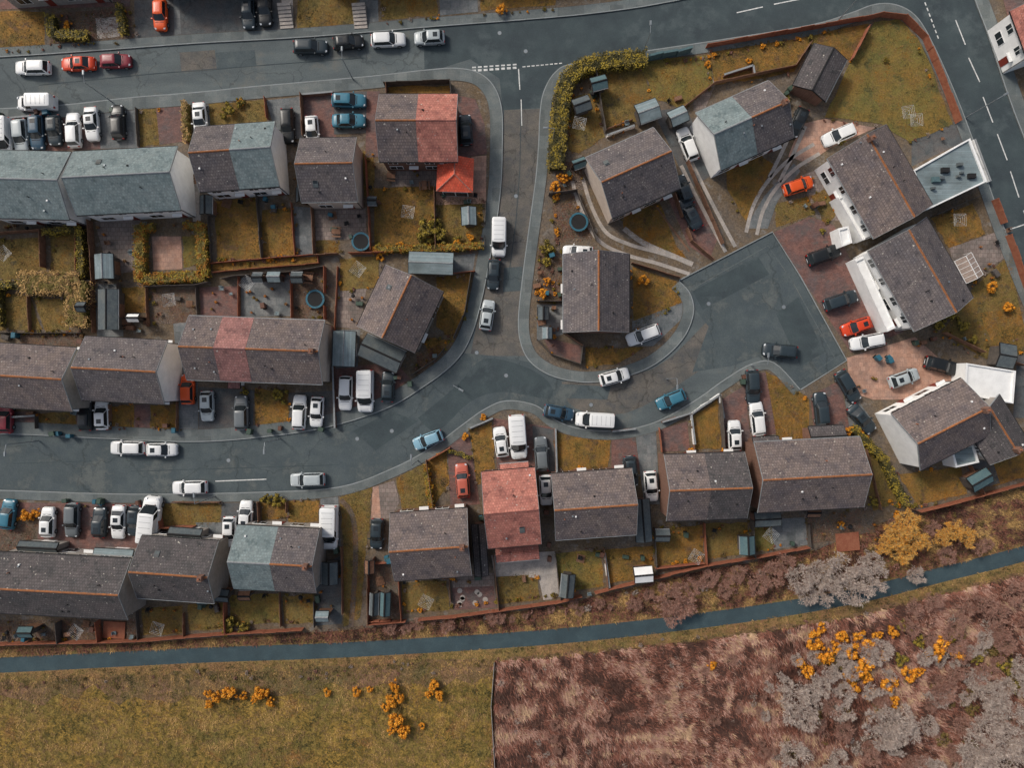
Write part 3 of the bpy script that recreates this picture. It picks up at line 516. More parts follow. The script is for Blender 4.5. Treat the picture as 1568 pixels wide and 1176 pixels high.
def bare(nm,R,Ht,m,fuzz,fs=.05,tw=.03):
    mb=MB()
    def br(p,d,l,r,dep):
        q=p+d*l; mb.cyl(p,q,r,r*.6,'bark' if dep>2 else m,3 if dep<3 else 5)
        if dep==0:
            for _ in range(3):
                dd=(d+Vector((random.gauss(0,.6),random.gauss(0,.6),random.gauss(0,.4)))).normalized(); s=random.uniform(.18,.4); a=q; b=q+dd*s; v=Vector((-dd.y,dd.x,0))*tw
                mb.face([a-v,b,a+v],m if not fuzz else random.choice(fuzz))
            if fuzz and fs>.06:
                u=Vector((random.gauss(0,1),random.gauss(0,1),random.gauss(0,.5))).normalized()*fs; v=Vector((-u.y,u.x,0)).normalized()*fs*.6
                mb.face([q-u-v,q+u-v,q+u+v,q-u+v],random.choice(fuzz))
            return
        for _ in range(4 if dep>1 else 5):
            dd=(d+Vector((random.gauss(0,.5),random.gauss(0,.5),random.gauss(.05,.25)))).normalized(); t=random.uniform(.5,1)
            br(p+d*l*t,dd,l*random.uniform(.6,.82),r*.55,dep-1)
    mb.cyl((0,0,0),(0,0,Ht*.25),.13,.1,'bark',6)
    nb=7
    for i in range(nb):
        a=i*6.283/nb+random.uniform(-.4,.4); br(Vector((0,0,Ht*.18)),Vector((math.cos(a)*.8,math.sin(a)*.8,random.uniform(.4,1))).normalized(),R*.38*random.uniform(.7,1.2),.06,3)
    return mb.mesh(nm)
BT=[bare('bare_tree_%d'%i,2.6,4.5,'twig',('lp1','lp3','twig','lp3')) for i in range(3)]; BP=[bare('brown_bare_%d'%i,2.4,4,'twigp',('lh3','lh1','twigp')) for i in range(3)]; BG=[bare('gold_bare_%d'%i,2.6,4.5,'lt1',('lt1','lt3','lt3','lo1'),.075) for i in range(2)]
def put(me,name,x,y,s=1,z=.1):
    p=P(x,y,1.0); place(random.choice(me),name,(p.x,p.y,z),random.random()*6.28,None,(s*random.uniform(.85,1.15),s*random.uniform(.85,1.15),s*random.uniform(.85,1.1)))
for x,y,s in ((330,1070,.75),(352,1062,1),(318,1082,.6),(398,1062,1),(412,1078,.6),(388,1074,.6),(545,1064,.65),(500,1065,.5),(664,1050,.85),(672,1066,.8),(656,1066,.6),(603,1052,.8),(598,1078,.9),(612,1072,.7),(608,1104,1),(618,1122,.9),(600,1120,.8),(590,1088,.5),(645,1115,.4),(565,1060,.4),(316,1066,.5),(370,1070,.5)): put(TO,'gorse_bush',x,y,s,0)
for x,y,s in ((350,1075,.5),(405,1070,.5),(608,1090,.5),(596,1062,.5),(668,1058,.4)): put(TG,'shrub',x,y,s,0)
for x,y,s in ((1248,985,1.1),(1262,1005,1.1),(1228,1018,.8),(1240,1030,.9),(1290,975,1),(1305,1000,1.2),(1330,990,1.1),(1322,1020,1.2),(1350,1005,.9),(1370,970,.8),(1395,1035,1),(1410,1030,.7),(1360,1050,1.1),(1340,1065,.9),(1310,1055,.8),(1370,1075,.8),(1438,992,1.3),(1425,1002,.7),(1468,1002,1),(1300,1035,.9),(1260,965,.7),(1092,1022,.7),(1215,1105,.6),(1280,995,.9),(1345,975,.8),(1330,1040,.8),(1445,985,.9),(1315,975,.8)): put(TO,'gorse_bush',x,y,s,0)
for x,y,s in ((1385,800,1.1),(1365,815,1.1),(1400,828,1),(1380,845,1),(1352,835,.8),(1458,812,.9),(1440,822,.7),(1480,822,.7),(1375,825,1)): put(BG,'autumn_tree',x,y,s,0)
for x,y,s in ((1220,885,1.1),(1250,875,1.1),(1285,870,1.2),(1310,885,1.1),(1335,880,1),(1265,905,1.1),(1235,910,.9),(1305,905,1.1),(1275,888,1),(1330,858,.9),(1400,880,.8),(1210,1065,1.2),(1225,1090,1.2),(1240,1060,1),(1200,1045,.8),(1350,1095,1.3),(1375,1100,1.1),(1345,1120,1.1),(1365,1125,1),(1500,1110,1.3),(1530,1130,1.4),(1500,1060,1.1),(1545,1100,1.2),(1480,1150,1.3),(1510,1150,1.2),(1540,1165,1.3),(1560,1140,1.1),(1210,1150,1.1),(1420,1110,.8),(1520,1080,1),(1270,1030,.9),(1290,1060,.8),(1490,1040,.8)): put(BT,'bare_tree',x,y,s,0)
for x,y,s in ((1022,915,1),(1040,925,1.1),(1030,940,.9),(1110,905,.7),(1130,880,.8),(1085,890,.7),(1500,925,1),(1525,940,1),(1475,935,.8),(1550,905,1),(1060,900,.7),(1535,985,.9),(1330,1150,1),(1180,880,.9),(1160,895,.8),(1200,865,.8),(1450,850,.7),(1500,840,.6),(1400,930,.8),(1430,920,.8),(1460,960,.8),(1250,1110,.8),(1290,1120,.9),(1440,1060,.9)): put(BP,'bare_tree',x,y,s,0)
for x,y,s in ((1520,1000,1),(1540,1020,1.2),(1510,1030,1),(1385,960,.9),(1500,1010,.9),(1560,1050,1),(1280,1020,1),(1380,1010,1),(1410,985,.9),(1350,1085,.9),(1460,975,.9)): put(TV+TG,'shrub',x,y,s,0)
rr=random.Random(3)
for _ in range(190):
    x=rr.uniform(1170,1600); y=rr.uniform(945,1190)
    if y<1010-(x-1180)*.25: continue
    put(rr.choice([TP,TG,TG,TB,BP,BP,BT,BT]),'shrub',x,y,rr.uniform(.4,1.0),0)
for _ in range(110):
    x=rr.uniform(560,1568); y=float(np.interp(x,[0,215,350,565,850,1080,1240,1350,1450,1568],[990,985,975,960,928,872,842,805,772,745])); y2=float(np.interp(x,[0,300,540,850,1100,1300,1450,1568],[1019,1004,995,975,947,915,878,848]))-24
    put(rr.choice([TP,TB,TB,TG,BP,BP,BP]),'shrub',x,y+5+(y2-y-5)*rr.random(),rr.uniform(.25,.6),0)
for _ in range(90):
    x=rr.uniform(0,1450); y=float(np.interp(x,[0,300,540,850,1100,1300,1450],[1019,1004,995,975,947,915,878]))+rr.uniform(26,48); put(rr.choice([TB,TB,TP,TG]),'shrub',x,y,rr.uniform(.12,.33),0)
for _ in range(120):
    x=rr.uniform(765,1200); y=rr.uniform(1010,1190); put(rr.choice([TB,TB,TP,BP]),'heather_clump',x,y,rr.uniform(.2,.5),0)
for x,y,s in ((350,168,1),(365,156,.7),(340,176,.6),(580,378,.7),(595,380,.6),(655,352,1.3),(672,362,1.2),(648,370,.9),(664,340,.9),(700,366,.7),(840,380,.9),(835,398,.8),(428,605,.9),(405,765,.8),(425,768,.9),(1290,212,.6),(1205,150,.7),(372,600,.5),(1440,495,.8),(350,955,1),(370,962,.8),(345,968,.7),(1460,480,.9),(1475,500,1),(1492,520,.7),(1340,770,.6),(655,760,.4),(860,165,.5),(1360,88,.4),(1262,352,.5)): put(TV,'garden_bush',x,y,s)
for x,y,s in ((850,285,.8),(862,272,.8),(872,268,.6),(852,300,.5),(832,448,.7),(838,430,.6),(985,428,.7),(1300,660,.8),(1318,662,.8),(1330,672,.5),(655,728,.5),(658,745,.5),(38,790,.9),(52,786,.6),(365,153,.5),(888,718,.5),(1290,805,.6),(768,12,.7),(712,668,.5),(740,640,.5),(610,375,.5),(720,362,.5),(1520,440,.8),(1545,470,.8),(1500,600,.5),(690,885,.5),(1375,790,.6),(1060,690,.4),(1110,690,.4),(1085,95,.5),(1150,90,.4),(700,372,.6),(580,392,.5),(100,35,.6)): put(TO,'autumn_shrub',x,y,s)
for _ in range(150):
    x,y=rr.choice([(580+rr.random()*150,382),(330+rr.random()*120,396),(980+rr.random()*340,0),(rr.uniform(620,930),0),(1000+rr.random()*240,0),(845+rr.random()*10,300+rr.random()*240),(rr.uniform(10,120),508),(1340+rr.random()*110,778-rr.random()*10)])
    if y==0:
        if x<935: y=float(np.interp(x,[616,850,930],[940,914,893]))
        elif x<1240 and rr.random()<.5: y=float(np.interp(x,[1000,1080,1150,1235],[872,856,846,830]))
        else: y=float(np.interp(x,[980,1080,1240,1330],[98,84,54,38]))
    put(rr.choice([TV,TO,TG,TB]),'border_plant',x,y,rr.uniform(.15,.4))
# plants along the edges of the lawns
for t,pts in LAWNS:
    n=len(pts)
    for i in range(n):
        if rr.random()<.45:
            a=pts[i]; b=pts[(i+1)%n]; l=math.hypot(b[0]-a[0],b[1]-a[1])
            for k in range(int(l/rr.uniform(9,16))):
                u=rr.random(); put(rr.choice([TV,TG,TG,TB,TO,TP]),'border_plant',a[0]+(b[0]-a[0])*u+rr.uniform(-2,2),a[1]+(b[1]-a[1])*u+rr.uniform(-2,2),rr.uniform(.1,.3),.15)
def hedge(pts,wd,h,mats,z0=.1,name='hedge'):
    w=W(pts); mb=MB()
    for i in range(len(w)-1):
        a,b=w[i],w[i+1]; d=b-a; l=d.length; d.normalize(); n=Vector((-d.y,d.x,0))
        q=wd/2*.8; mb.hexa([a-n*q+Vector((0,0,z0)),b-n*q+Vector((0,0,z0)),b+n*q+Vector((0,0,z0)),a+n*q+Vector((0,0,z0))],[a-n*q*.9+Vector((0,0,z0+h*.88)),b-n*q*.9+Vector((0,0,z0+h*.88)),b+n*q*.9+Vector((0,0,z0+h*.88)),a+n*q*.9+Vector((0,0,z0+h*.88))],mats[1])
        for _ in range(int(l*wd*85+l*h*25)):
            t=random.uniform(-.3,l+.3); 
            if random.random()<.65: off=random.uniform(-.5,.5)*wd; zz=h*random.uniform(.85,1.04)+.12*noise.noise(Vector((t,off*2,i)))*2
            else: off=random.choice((-.5,.5))*wd*random.uniform(.85,1.2); zz=random.uniform(0,h)
            p=a+d*t+n*(off+.3*noise.noise(Vector((t*1.2,i,0))))+Vector((0,0,z0+zz)); nr=Vector((random.gauss(0,.5),random.gauss(0,.5),1)).normalized(); u=nr.orthogonal().normalized(); u.rotate(Matrix.Rotation(random.random()*6.28,3,nr)); v=nr.cross(u); s=random.uniform(.07,.14)
            k=noise.noise(Vector((p.x*1.1,p.y*1.1,2)))
            mb.face([p-u*s,p-v*s*.7,p+u*s,p+v*s*.7],mats[2] if k>.12 else (mats[1] if k<-.22 else random.choice((mats[0],mats[0],mats[2]))))
    mb.obj(name)
OV=('lv1','lv2','lv3'); YV=('lv3','lv1','lo2'); TN=('lt2','lv1','lt1')
hedge(smooth([(985,96),(940,100),(895,108),(868,128),(858,165),(853,215),(850,262)],3),2.1,2,OV)
hedge([(45,436),(132,436),(128,500)],2.9,2,TN); hedge([(222,352),(222,430),(318,424),(314,350)],1.4,1.6,YV); hedge([(222,352),(240,350)],1,1.4,YV); hedge([(290,348),(312,348)],1,1.4,YV)
hedge([(288,162),(291,218)],.8,1.4,TN); hedge([(78,358),(124,354)],.9,1.5,OV); hedge([(85,30),(88,58),(140,60)],1.2,1.3,OV); hedge([(575,384),(660,382)],.9,1.2,YV); hedge([(130,352),(134,425)],.9,1.5,OV); hedge([(720,700),(690,690)],.5,.8,OV); hedge([(668,382),(738,378)],.9,1.2,YV); hedge([(0,438),(45,436)],1,1.5,OV)
hedge([(1300,655),(1345,700),(1380,770)],1.1,1.3,OV); hedge([(653,712),(662,776)],.7,1,YV); hedge([(188,12),(195,55)],.9,1.2,OV); hedge([(5,440),(8,500)],.8,1.3,OV)
def tufts(name,inside,box,n,mats,hl=(.25,.7),flow=None,z=0.0,wd=.05,bl=4,sc=.14,thr=(-.25,.1,.4)):
    rr=np.random.RandomState(5); V=[];Fc=[];Mi=[]; x0,x1,y0,y1=box; c=0
    while c<n:
        x=rr.uniform(x0,x1); y=rr.uniform(y0,y1)
        if not inside(x,y): continue
        c+=1; X=(x-784)*S; Y=(588-y)*S
        fa=(flow if flow is not None else 0)+1.6*noise.noise(Vector((X*.06,Y*.06,9)))
        U=X*math.cos(fa)+Y*math.sin(fa)
        k=.7*noise.noise(Vector((X*sc,Y*sc,0)))+1.0*noise.noise(Vector((X*.55+.2*U,Y*.55,3)))+.6*noise.noise(Vector((X*1.5,Y*1.5,7)))+rr.uniform(-.25,.25)
        mi=0 if k<thr[0] else (1 if k<thr[1] else (2 if k<thr[2] else 3)); mi=min(mi,len(mats)-1)
        for _ in range(bl):
            a=fa+rr.normal(0,.6) if flow is not None else rr.uniform(0,6.28); l=rr.uniform(*hl); dx=math.cos(a);dy=math.sin(a); ox=rr.uniform(-.25,.25);oy=rr.uniform(-.25,.25); i=len(V); zz=z+.02
            w=wd*rr.uniform(.6,1.4); h=l*rr.uniform(.3,.9)
            V+=[(X+ox-dy*w,Y+oy+dx*w,zz),(X+ox+dy*w,Y+oy-dx*w,zz),(X+ox+dx*l,Y+oy+dy*l,zz+h)]; Fc.append((i,i+1,i+2)); Mi.append(mi)
    me=bpy.data.meshes.new(name); me.from_pydata(V,[],Fc)
    for m in mats: me.materials.append(M[m])
    me.polygons.foreach_set('material_index',Mi); me.update(); place(me,name)
def pathy(x): 
    xs=[0,300,540,850,1100,1300,1450,1568]; ys=[1019,1004,995,975,947,915,878,848]; return np.interp(x,xs,ys)
tufts('heath_vegetation',lambda x,y:y>pathy(x)+32 and x>758,(750,1640,880,1230),46000,('lh2','lh1','lh3','lh4'),(.3,.95),-.9,0,.07,4,.16,(-.2,.16,.5))
def fency(x): return np.interp(x,[0,215,350,565,850,1080,1240,1350,1450,1568],[990,985,975,960,928,872,842,805,772,745])
tufts('scrub_vegetation',lambda x,y:fency(x)<y<pathy(x)-14,(-20,1600,730,1020),12000,('lh2','lh1','lt2','lt1'),(.2,.5),None,0,.05,4,.3)
tufts('verge_grass_tufts',lambda x,y:pathy(x)-30<y<pathy(x)+36 and abs(y-pathy(x))>13,(-20,1600,820,1060),7000,('lv2','lt2','lv1','lt1'),(.12,.3),None,0,.035,4,.3)
tufts('field_grass_tufts',lambda x,y:y>pathy(x)+26 and x<757,(-20,760,1010,1200),15000,('lv2','lv1','lt2','lt1'),(.12,.32),None,0,.035,4,.2,(-.45,-.05,.4))
for t,pts in LAWNS:
    xs=[p[0] for p in pts]; ys=[p[1] for p in pts]; ar=(max(xs)-min(xs))*(max(ys)-min(ys))
    tufts('lawn_grass_tufts',lambda x,y:inpoly(pts,x,y),(min(xs),max(xs),min(ys),max(ys)),int(ar*.11),('lv2','lv1','lt2','lo2') if t!='dirt' else ('lv2','lh1','lt2','lp1'),(.08,.22),None,.13,.03,3,.3,(-.35,0,.45))
F([(757,1012),(752,1080),(758,1176),(760,1260)],.5,'lt1',.05,'field_fence',0)

# ---------------------------------------------------------------- vehicles
def carpaint(hexc,nm):
    return mat('car_paint_'+nm,lin(hexc),rough=.35,spec=.5)
CP={k:carpaint(v,k) for k,v in dict(white='#dedfde',silver='#a9b1b3',grey='#666c6f',black='#1d2022',dark='#2c373d',teal='#3b7286',navy='#2f4a5d',red='#cc4220',orange='#dc5520',dred='#84303a',salmon='#b55e4c',ltblue='#7fa6b8').items()}
M['lamp']=mat('headlamp',L('#b9bdc0'),rough=.15); M['tail']=mat('tail_lamp',L('#8a1512'),rough=.3)
def car_mesh(kind,ck):
    paint=CP[ck]; mb=MB(); 
    if kind=='van': Ln,Wd,hz,rz=5.1,1.95,1.15,2.0; st=[(-.5,.93,.95),(-.47,.98,1.1),(-.3,1,1.15),(.25,1,1.12),(.38,.97,1.02),(.46,.9,.9),(.5,.74,.6)]; g=(-.485,.30,-.475,.16)
    elif kind=='estate': Ln,Wd,hz,rz=4.6,1.82,.9,1.46; st=[(-.5,.82,.62),(-.48,.92,.85),(-.38,.99,.93),(0,1,.93),(.2,1,.92),(.36,.97,.84),(.45,.9,.76),(.49,.74,.62),(.5,.6,.5)]; g=(-.46,.22,-.40,.06)
    elif kind=='saloon': Ln,Wd,hz,rz=4.5,1.8,.88,1.42; st=[(-.5,.8,.62),(-.48,.9,.85),(-.36,.98,.92),(0,1,.92),(.2,1,.91),(.36,.97,.84),(.45,.88,.75),(.49,.72,.6),(.5,.6,.5)]; g=(-.36,.22,-.22,.05)
    else: Ln,Wd,hz,rz=4.05,1.76,.9,1.48; st=[(-.5,.84,.65),(-.48,.93,.9),(-.36,.99,.95),(0,1,.95),(.2,1,.94),(.36,.97,.86),(.45,.89,.78),(.49,.74,.65),(.5,.6,.5)]; g=(-.45,.24,-.36,.06)
    hw=Wd/2; rings=[]
    for t,w,z in st:
        x=t*Ln; y=hw*w; rings.append([(x,-y*.94,.22),(x,-y,.5),(x,-y*.985,z-.16),(x,-y*.92,z-.04),(x,-y*.6,z+.01),(x,0,z+.025),(x,y*.6,z+.01),(x,y*.92,z-.04),(x,y*.985,z-.16),(x,y,.5),(x,y*.94,.22)])
    base=len(mb.v); n=len(rings[0]); pi=mb.mi(paint)
    for r in rings: mb.v+=r
    for i in range(len(rings)-1):
        for j in range(n-1):
            a=base+i*n+j; mb.f.append((a,a+n,a+n+1,a+1)); mb.m.append(pi); mb.sm.append(True)
    mb.f.append(tuple(base+j for j in range(n))); mb.m.append(pi); mb.sm.append(False)
    mb.f.append(tuple(base+(len(rings)-1)*n+j for j in range(n))[::-1]); mb.m.append(pi); mb.sm.append(False)
    x0,x1,x2,x3=[v*Ln for v in g]; yb=hw*.90; yt=hw*(.86 if kind=='van' else .70); zb=hz-.03; zt=rz-.04
    bot=[(x0,-yb*.93),(x0+.25,-yb),(x1-.35,-yb),(x1,-yb*.78),(x1+.06,0),(x1,yb*.78),(x1-.35,yb),(x0+.25,yb),(x0,yb*.93),(x0-.03,0)]
    top=[(x2,-yt*.9),(x2+.15,-yt),(x3-.12,-yt),(x3,-yt*.85),(x3+.05,0),(x3,yt*.85),(x3-.12,yt),(x2+.15,yt),(x2,yt*.9),(x2-.03,0)]
    nn=10
    for j in range(nn):
        a,b=j,(j+1)%nn
        q=[(*bot[a],zb),(*bot[b],zb),(*top[b],zt),(*top[a],zt)]
        side=j in(1,6); m='glass'
        if j in(0,7): m=paint
        if kind=='van' and j in(0,7,8,9): m=paint
        if kind=='van' and side:
            def mid(u,v,t): return tuple(u[k]+(v[k]-u[k])*t for k in range(3))
            s,e=q[0],q[1]; tp,te=q[3],q[2]; fwd=.78 if j==1 else .22
            qa=[s,mid(s,e,fwd),mid(tp,te,fwd),tp]; qb=[mid(s,e,fwd),e,te,mid(tp,te,fwd)]
            mb.face(qa,paint if j==1 else 'glass'); mb.face(qb,'glass' if j==1 else paint); continue
        mb.face(q,m)
    rt=[(x*1.0,y*1.03,zt+.0) for x,y in top]; r2=[((x-(x2+x3)/2)*.93+(x2+x3)/2,y*.86,zt+.055) for x,y in top]; r3=[((x-(x2+x3)/2)*.6+(x2+x3)/2,y*.4,zt+.08) for x,y in top]
    b0=len(mb.v); mb.v+=rt+r2+r3
    for k in (0,1):
        for j in range(nn):
            mb.f.append((b0+k*nn+j,b0+k*nn+(j+1)%nn,b0+(k+1)*nn+(j+1)%nn,b0+(k+1)*nn+j)); mb.m.append(pi); mb.sm.append(True)
    mb.f.append(tuple(b0+2*nn+j for j in range(nn))); mb.m.append(pi); mb.sm.append(True)
    for sy in(1,-1):
        mb.cyl((x1-.33,sy*yb*.99,zb),(x3-.1,sy*yt,zt),.045,.04,paint,5)
        xm=(x2+x3)/2; 
        if kind!='van': mb.cyl((xm+.05,sy*yb,zb),(xm,sy*yt*1.01,zt),.045,.04,'rubber',4)
        mb.taper(x1-.45,x1-.28,*(sorted((sy*hw*.97,sy*(hw+.2)))),hz-.02,hz+.14,.02,paint)
        for xw in(-.31*Ln,.31*Ln):
            mb.cyl((xw,sy*(hw-.2),.32),(xw,sy*(hw+.015),.32),.32,.32,'rubber',14); mb.cyl((xw,sy*(hw+.016),.32),(xw,sy*(hw+.022),.32),.2,.19,'metal',10)
        z1=st[-3][2]; mb.hexa([(.43*Ln,sy*hw*.86,z1-.16),(.475*Ln,sy*hw*.74,z1-.16),(.475*Ln,sy*hw*.5,z1-.16),(.44*Ln,sy*hw*.55,z1-.16)],[(.43*Ln,sy*hw*.84,z1+.02),(.475*Ln,sy*hw*.74,z1-.05),(.475*Ln,sy*hw*.5,z1-.03),(.44*Ln,sy*hw*.55,z1+.03)],'lamp')
        mb.box(-.505*Ln,-.48*Ln,*sorted((sy*hw*.62,sy*hw*.86)),hz-.3,hz-.08,'tail')
    mb.box(x1+.06,x1+.14,-hw*.62,hw*.62,hz-.03,hz+.03,'rubber')
    mb.box(.495*Ln,.506*Ln,-.35,.35,.35,.5,'rubber'); mb.box(-.506*Ln,-.49*Ln,-.3,.3,.45,.57,'lamp')
    if kind!='van' and random.random()<.4: mb.box(x2+.3,x2+.9,-yt*.5,yt*.5,zt+.06,zt+.092,'glass')
    if kind=='van':
        for i in range(5): mb.box(x2+.5+i*.6,x2+.53+i*.6,-yt*.75,yt*.75,zt+.05,zt+.09,'ridgeg')
    return mb.mesh('car_'+kind+'_'+ck)
CM={}
def car(x,y,a,c,k=None,flip=None,s=1):
    k=k or random.choice(['hatch','hatch','estate','saloon','estate'])
    if (k,c) not in CM: CM[(k,c)]=car_mesh(k,c)
    p=P(x,y,.9); r=-math.radians(a+random.uniform(-1.5,1.5))+(math.pi if (random.random()<.5 if flip is None else flip) else 0)
    place(CM[(k,c)],'parked_van' if k=='van' else 'parked_car',(p.x,p.y,.025+ZZ(x,y)),r,None,s*1.03)
def ZZ(x,y):
    for pl in (wedge,nblock,sblock):
        if inpoly(pl,x,y): return .14
    return 0
for a in [(245,22,88,'orange','hatch'),(380,20,86,'dark'),(405,12,86,'black'),(48,102,-2,'white'),(118,96,-2,'red','saloon'),(176,92,-2,'dred','hatch'),(55,157,0,'white','van'),(7,210,88,'white','van'),(31,208,86,'silver'),(56,202,86,'navy'),(83,199,86,'dark'),(112,198,86,'white'),(140,189,86,'white'),(180,186,88,'black','estate'),
 (475,70,0,'dark','estate'),(533,63,-5,'black','hatch'),(594,59,-2,'white'),(657,56,-3,'silver'),(306,182,85,'white'),(440,192,88,'black'),(478,200,85,'white','hatch'),(534,153,0,'teal','estate'),(534,184,0,'teal','saloon'),(713,198,88,'dark','hatch'),(764,363,92,'white','van'),(756,420,93,'dark','hatch'),(746,482,98,'silver','hatch'),
 (1053,220,68,'white','estate'),(1222,187,115,'black'),(1285,206,-22,'white','estate'),(1223,284,-20,'orange','hatch'),(1057,326,62,'dark'),(1047,290,70,'dark','hatch'),(1262,390,-20,'black'),(1288,460,-18,'dark','estate'),(1312,500,-18,'red','hatch'),(1329,523,-10,'white','estate'),(985,513,-20,'white','estate'),(941,577,-15,'white','hatch'),(1028,612,-22,'teal','hatch'),(1195,537,5,'dark','estate'),
 (1153,593,86,'dark','estate'),(1160,641,85,'white'),(1125,667,87,'white'),(1258,627,85,'dark','estate'),(1299,592,58,'dark','estate'),(1320,642,48,'dark','saloon'),(1385,579,-20,'silver','hatch'),(1443,560,15,'black','estate'),(856,632,12,'navy','hatch'),(911,643,3,'white','van'),(767,677,82,'white','hatch'),(793,669,86,'white','van',None,1.15),(829,695,86,'grey','estate'),(836,751,86,'white','hatch'),(708,736,86,'salmon','estate'),(655,674,-22,'ltblue','hatch'),
 (470,735,-3,'silver','estate'),(289,747,0,'white','estate'),(194,686,2,'white','estate'),(247,689,0,'white','hatch'),(287,596,90,'orange','hatch'),(317,622,90,'silver','hatch'),(369,632,90,'grey','estate'),(458,631,92,'white'),(485,631,92,'white','hatch'),(529,602,92,'white','estate'),(560,599,92,'white','van',None,1.1),(594,592,92,'dark','hatch'),(156,635,88,'white','hatch'),(131,636,90,'black','hatch'),(8,640,90,'dred','hatch'),
 (12,788,95,'teal','hatch'),(73,800,92,'white','hatch'),(110,797,92,'grey','estate'),(152,800,92,'dark','hatch'),(181,800,92,'white'),(206,798,92,'dark','hatch'),(232,795,95,'white','van',None,1.2),(351,815,92,'white','hatch'),(376,790,92,'white','hatch'),(505,808,92,'white','van',None,1.15),(577,818,92,'dark','hatch'),(966,722,85,'dark','hatch'),(997,745,86,'white','hatch'),(885,386,3,'white','hatch')]:
    car(*a)
# ---------------------------------------------------------------- furniture
def lampm():
    mb=MB(); mb.cyl((0,0,0),(0,0,1.2),.09,.08,'metal',8); mb.cyl((0,0,1.2),(0,0,6),.06,.045,'metal',8); mb.cyl((0,0,6),(0,1.0,6.25),.04,.035,'metal',6)
    mb.taper(-.14,.14,.85,1.5,6.17,6.32,.05,'metal'); mb.box(-.1,.1,.92,1.42,6.15,6.17,'lamp'); return mb.mesh('street_lamp')
lm=lampm()
for x,y,r in ((982,85,0),(845,222,90),(541,122,0),(172,156,0),(1282,32,0),(700,590,-120),(430,672,180),(60,675,180),(1020,580,180),(1150,560,0),(640,705,0),(330,760,0),(1478,180,-60)):
    p=P(x,y); place(lm,'street_lamp',(p.x,p.y,.17),math.radians(r))
def clothes():
    mb=MB(); mb.cyl((0,0,0),(0,0,1.7),.025,.025,'metal',6)
    tips=[]
    for i in range(4):
        a=i*math.pi/2; q=(math.cos(a)*1.15,math.sin(a)*1.15,1.95); tips.append(q); mb.cyl((0,0,1.45),q,.02,.02,'metal',5)
    for f in(.35,.6,.8,1):
        for i in range(4):
            a=Vector(tips[i]);b=Vector(tips[(i+1)%4]); c=Vector((0,0,1.5)); mb.cyl(c.lerp(a,f),c.lerp(b,f),.01,.01,'upvc',3)
    return mb.mesh('clothes_line')
cm=clothes()
for x,y in ((885,197),(628,330),(1172,815),(1060,847),(553,416),(270,462),(22,392),(387,437),(1378,180),(1390,192),(1455,342),(130,960),(252,955),(655,915)): p=P(x,y); place(cm,'rotary_clothes_line',(p.x,p.y,.12),random.random())
def tramp():
    mb=MB(); n=20; r=1.3; ps=[(math.cos(6.2832*i/n),math.sin(6.2832*i/n)) for i in range(n)]
    mb.face([(x*r*.8,y*r*.8,.75) for x,y in ps],'rubber')
    for i in range(n):
        a,b=ps[i],ps[(i+1)%n]; mb.hexa([(a[0]*r*.8,a[1]*r*.8,.72),(a[0]*r,a[1]*r,.72),(b[0]*r,b[1]*r,.72),(b[0]*r*.8,b[1]*r*.8,.72)],[(a[0]*r*.8,a[1]*r*.8,.79),(a[0]*r,a[1]*r,.79),(b[0]*r,b[1]*r,.79),(b[0]*r*.8,b[1]*r*.8,.79)],'blue')
        if i%4==0: mb.cyl((a[0]*r,a[1]*r,0),(a[0]*r*1.02,a[1]*r*1.02,2.2),.03,.03,'metal',5)
    return mb.mesh('trampoline')
tm=tramp()
for x,y in ((886,340),(553,370),(483,458)): p=P(x,y,.7); place(tm,'trampoline',(p.x,p.y,.12),0)
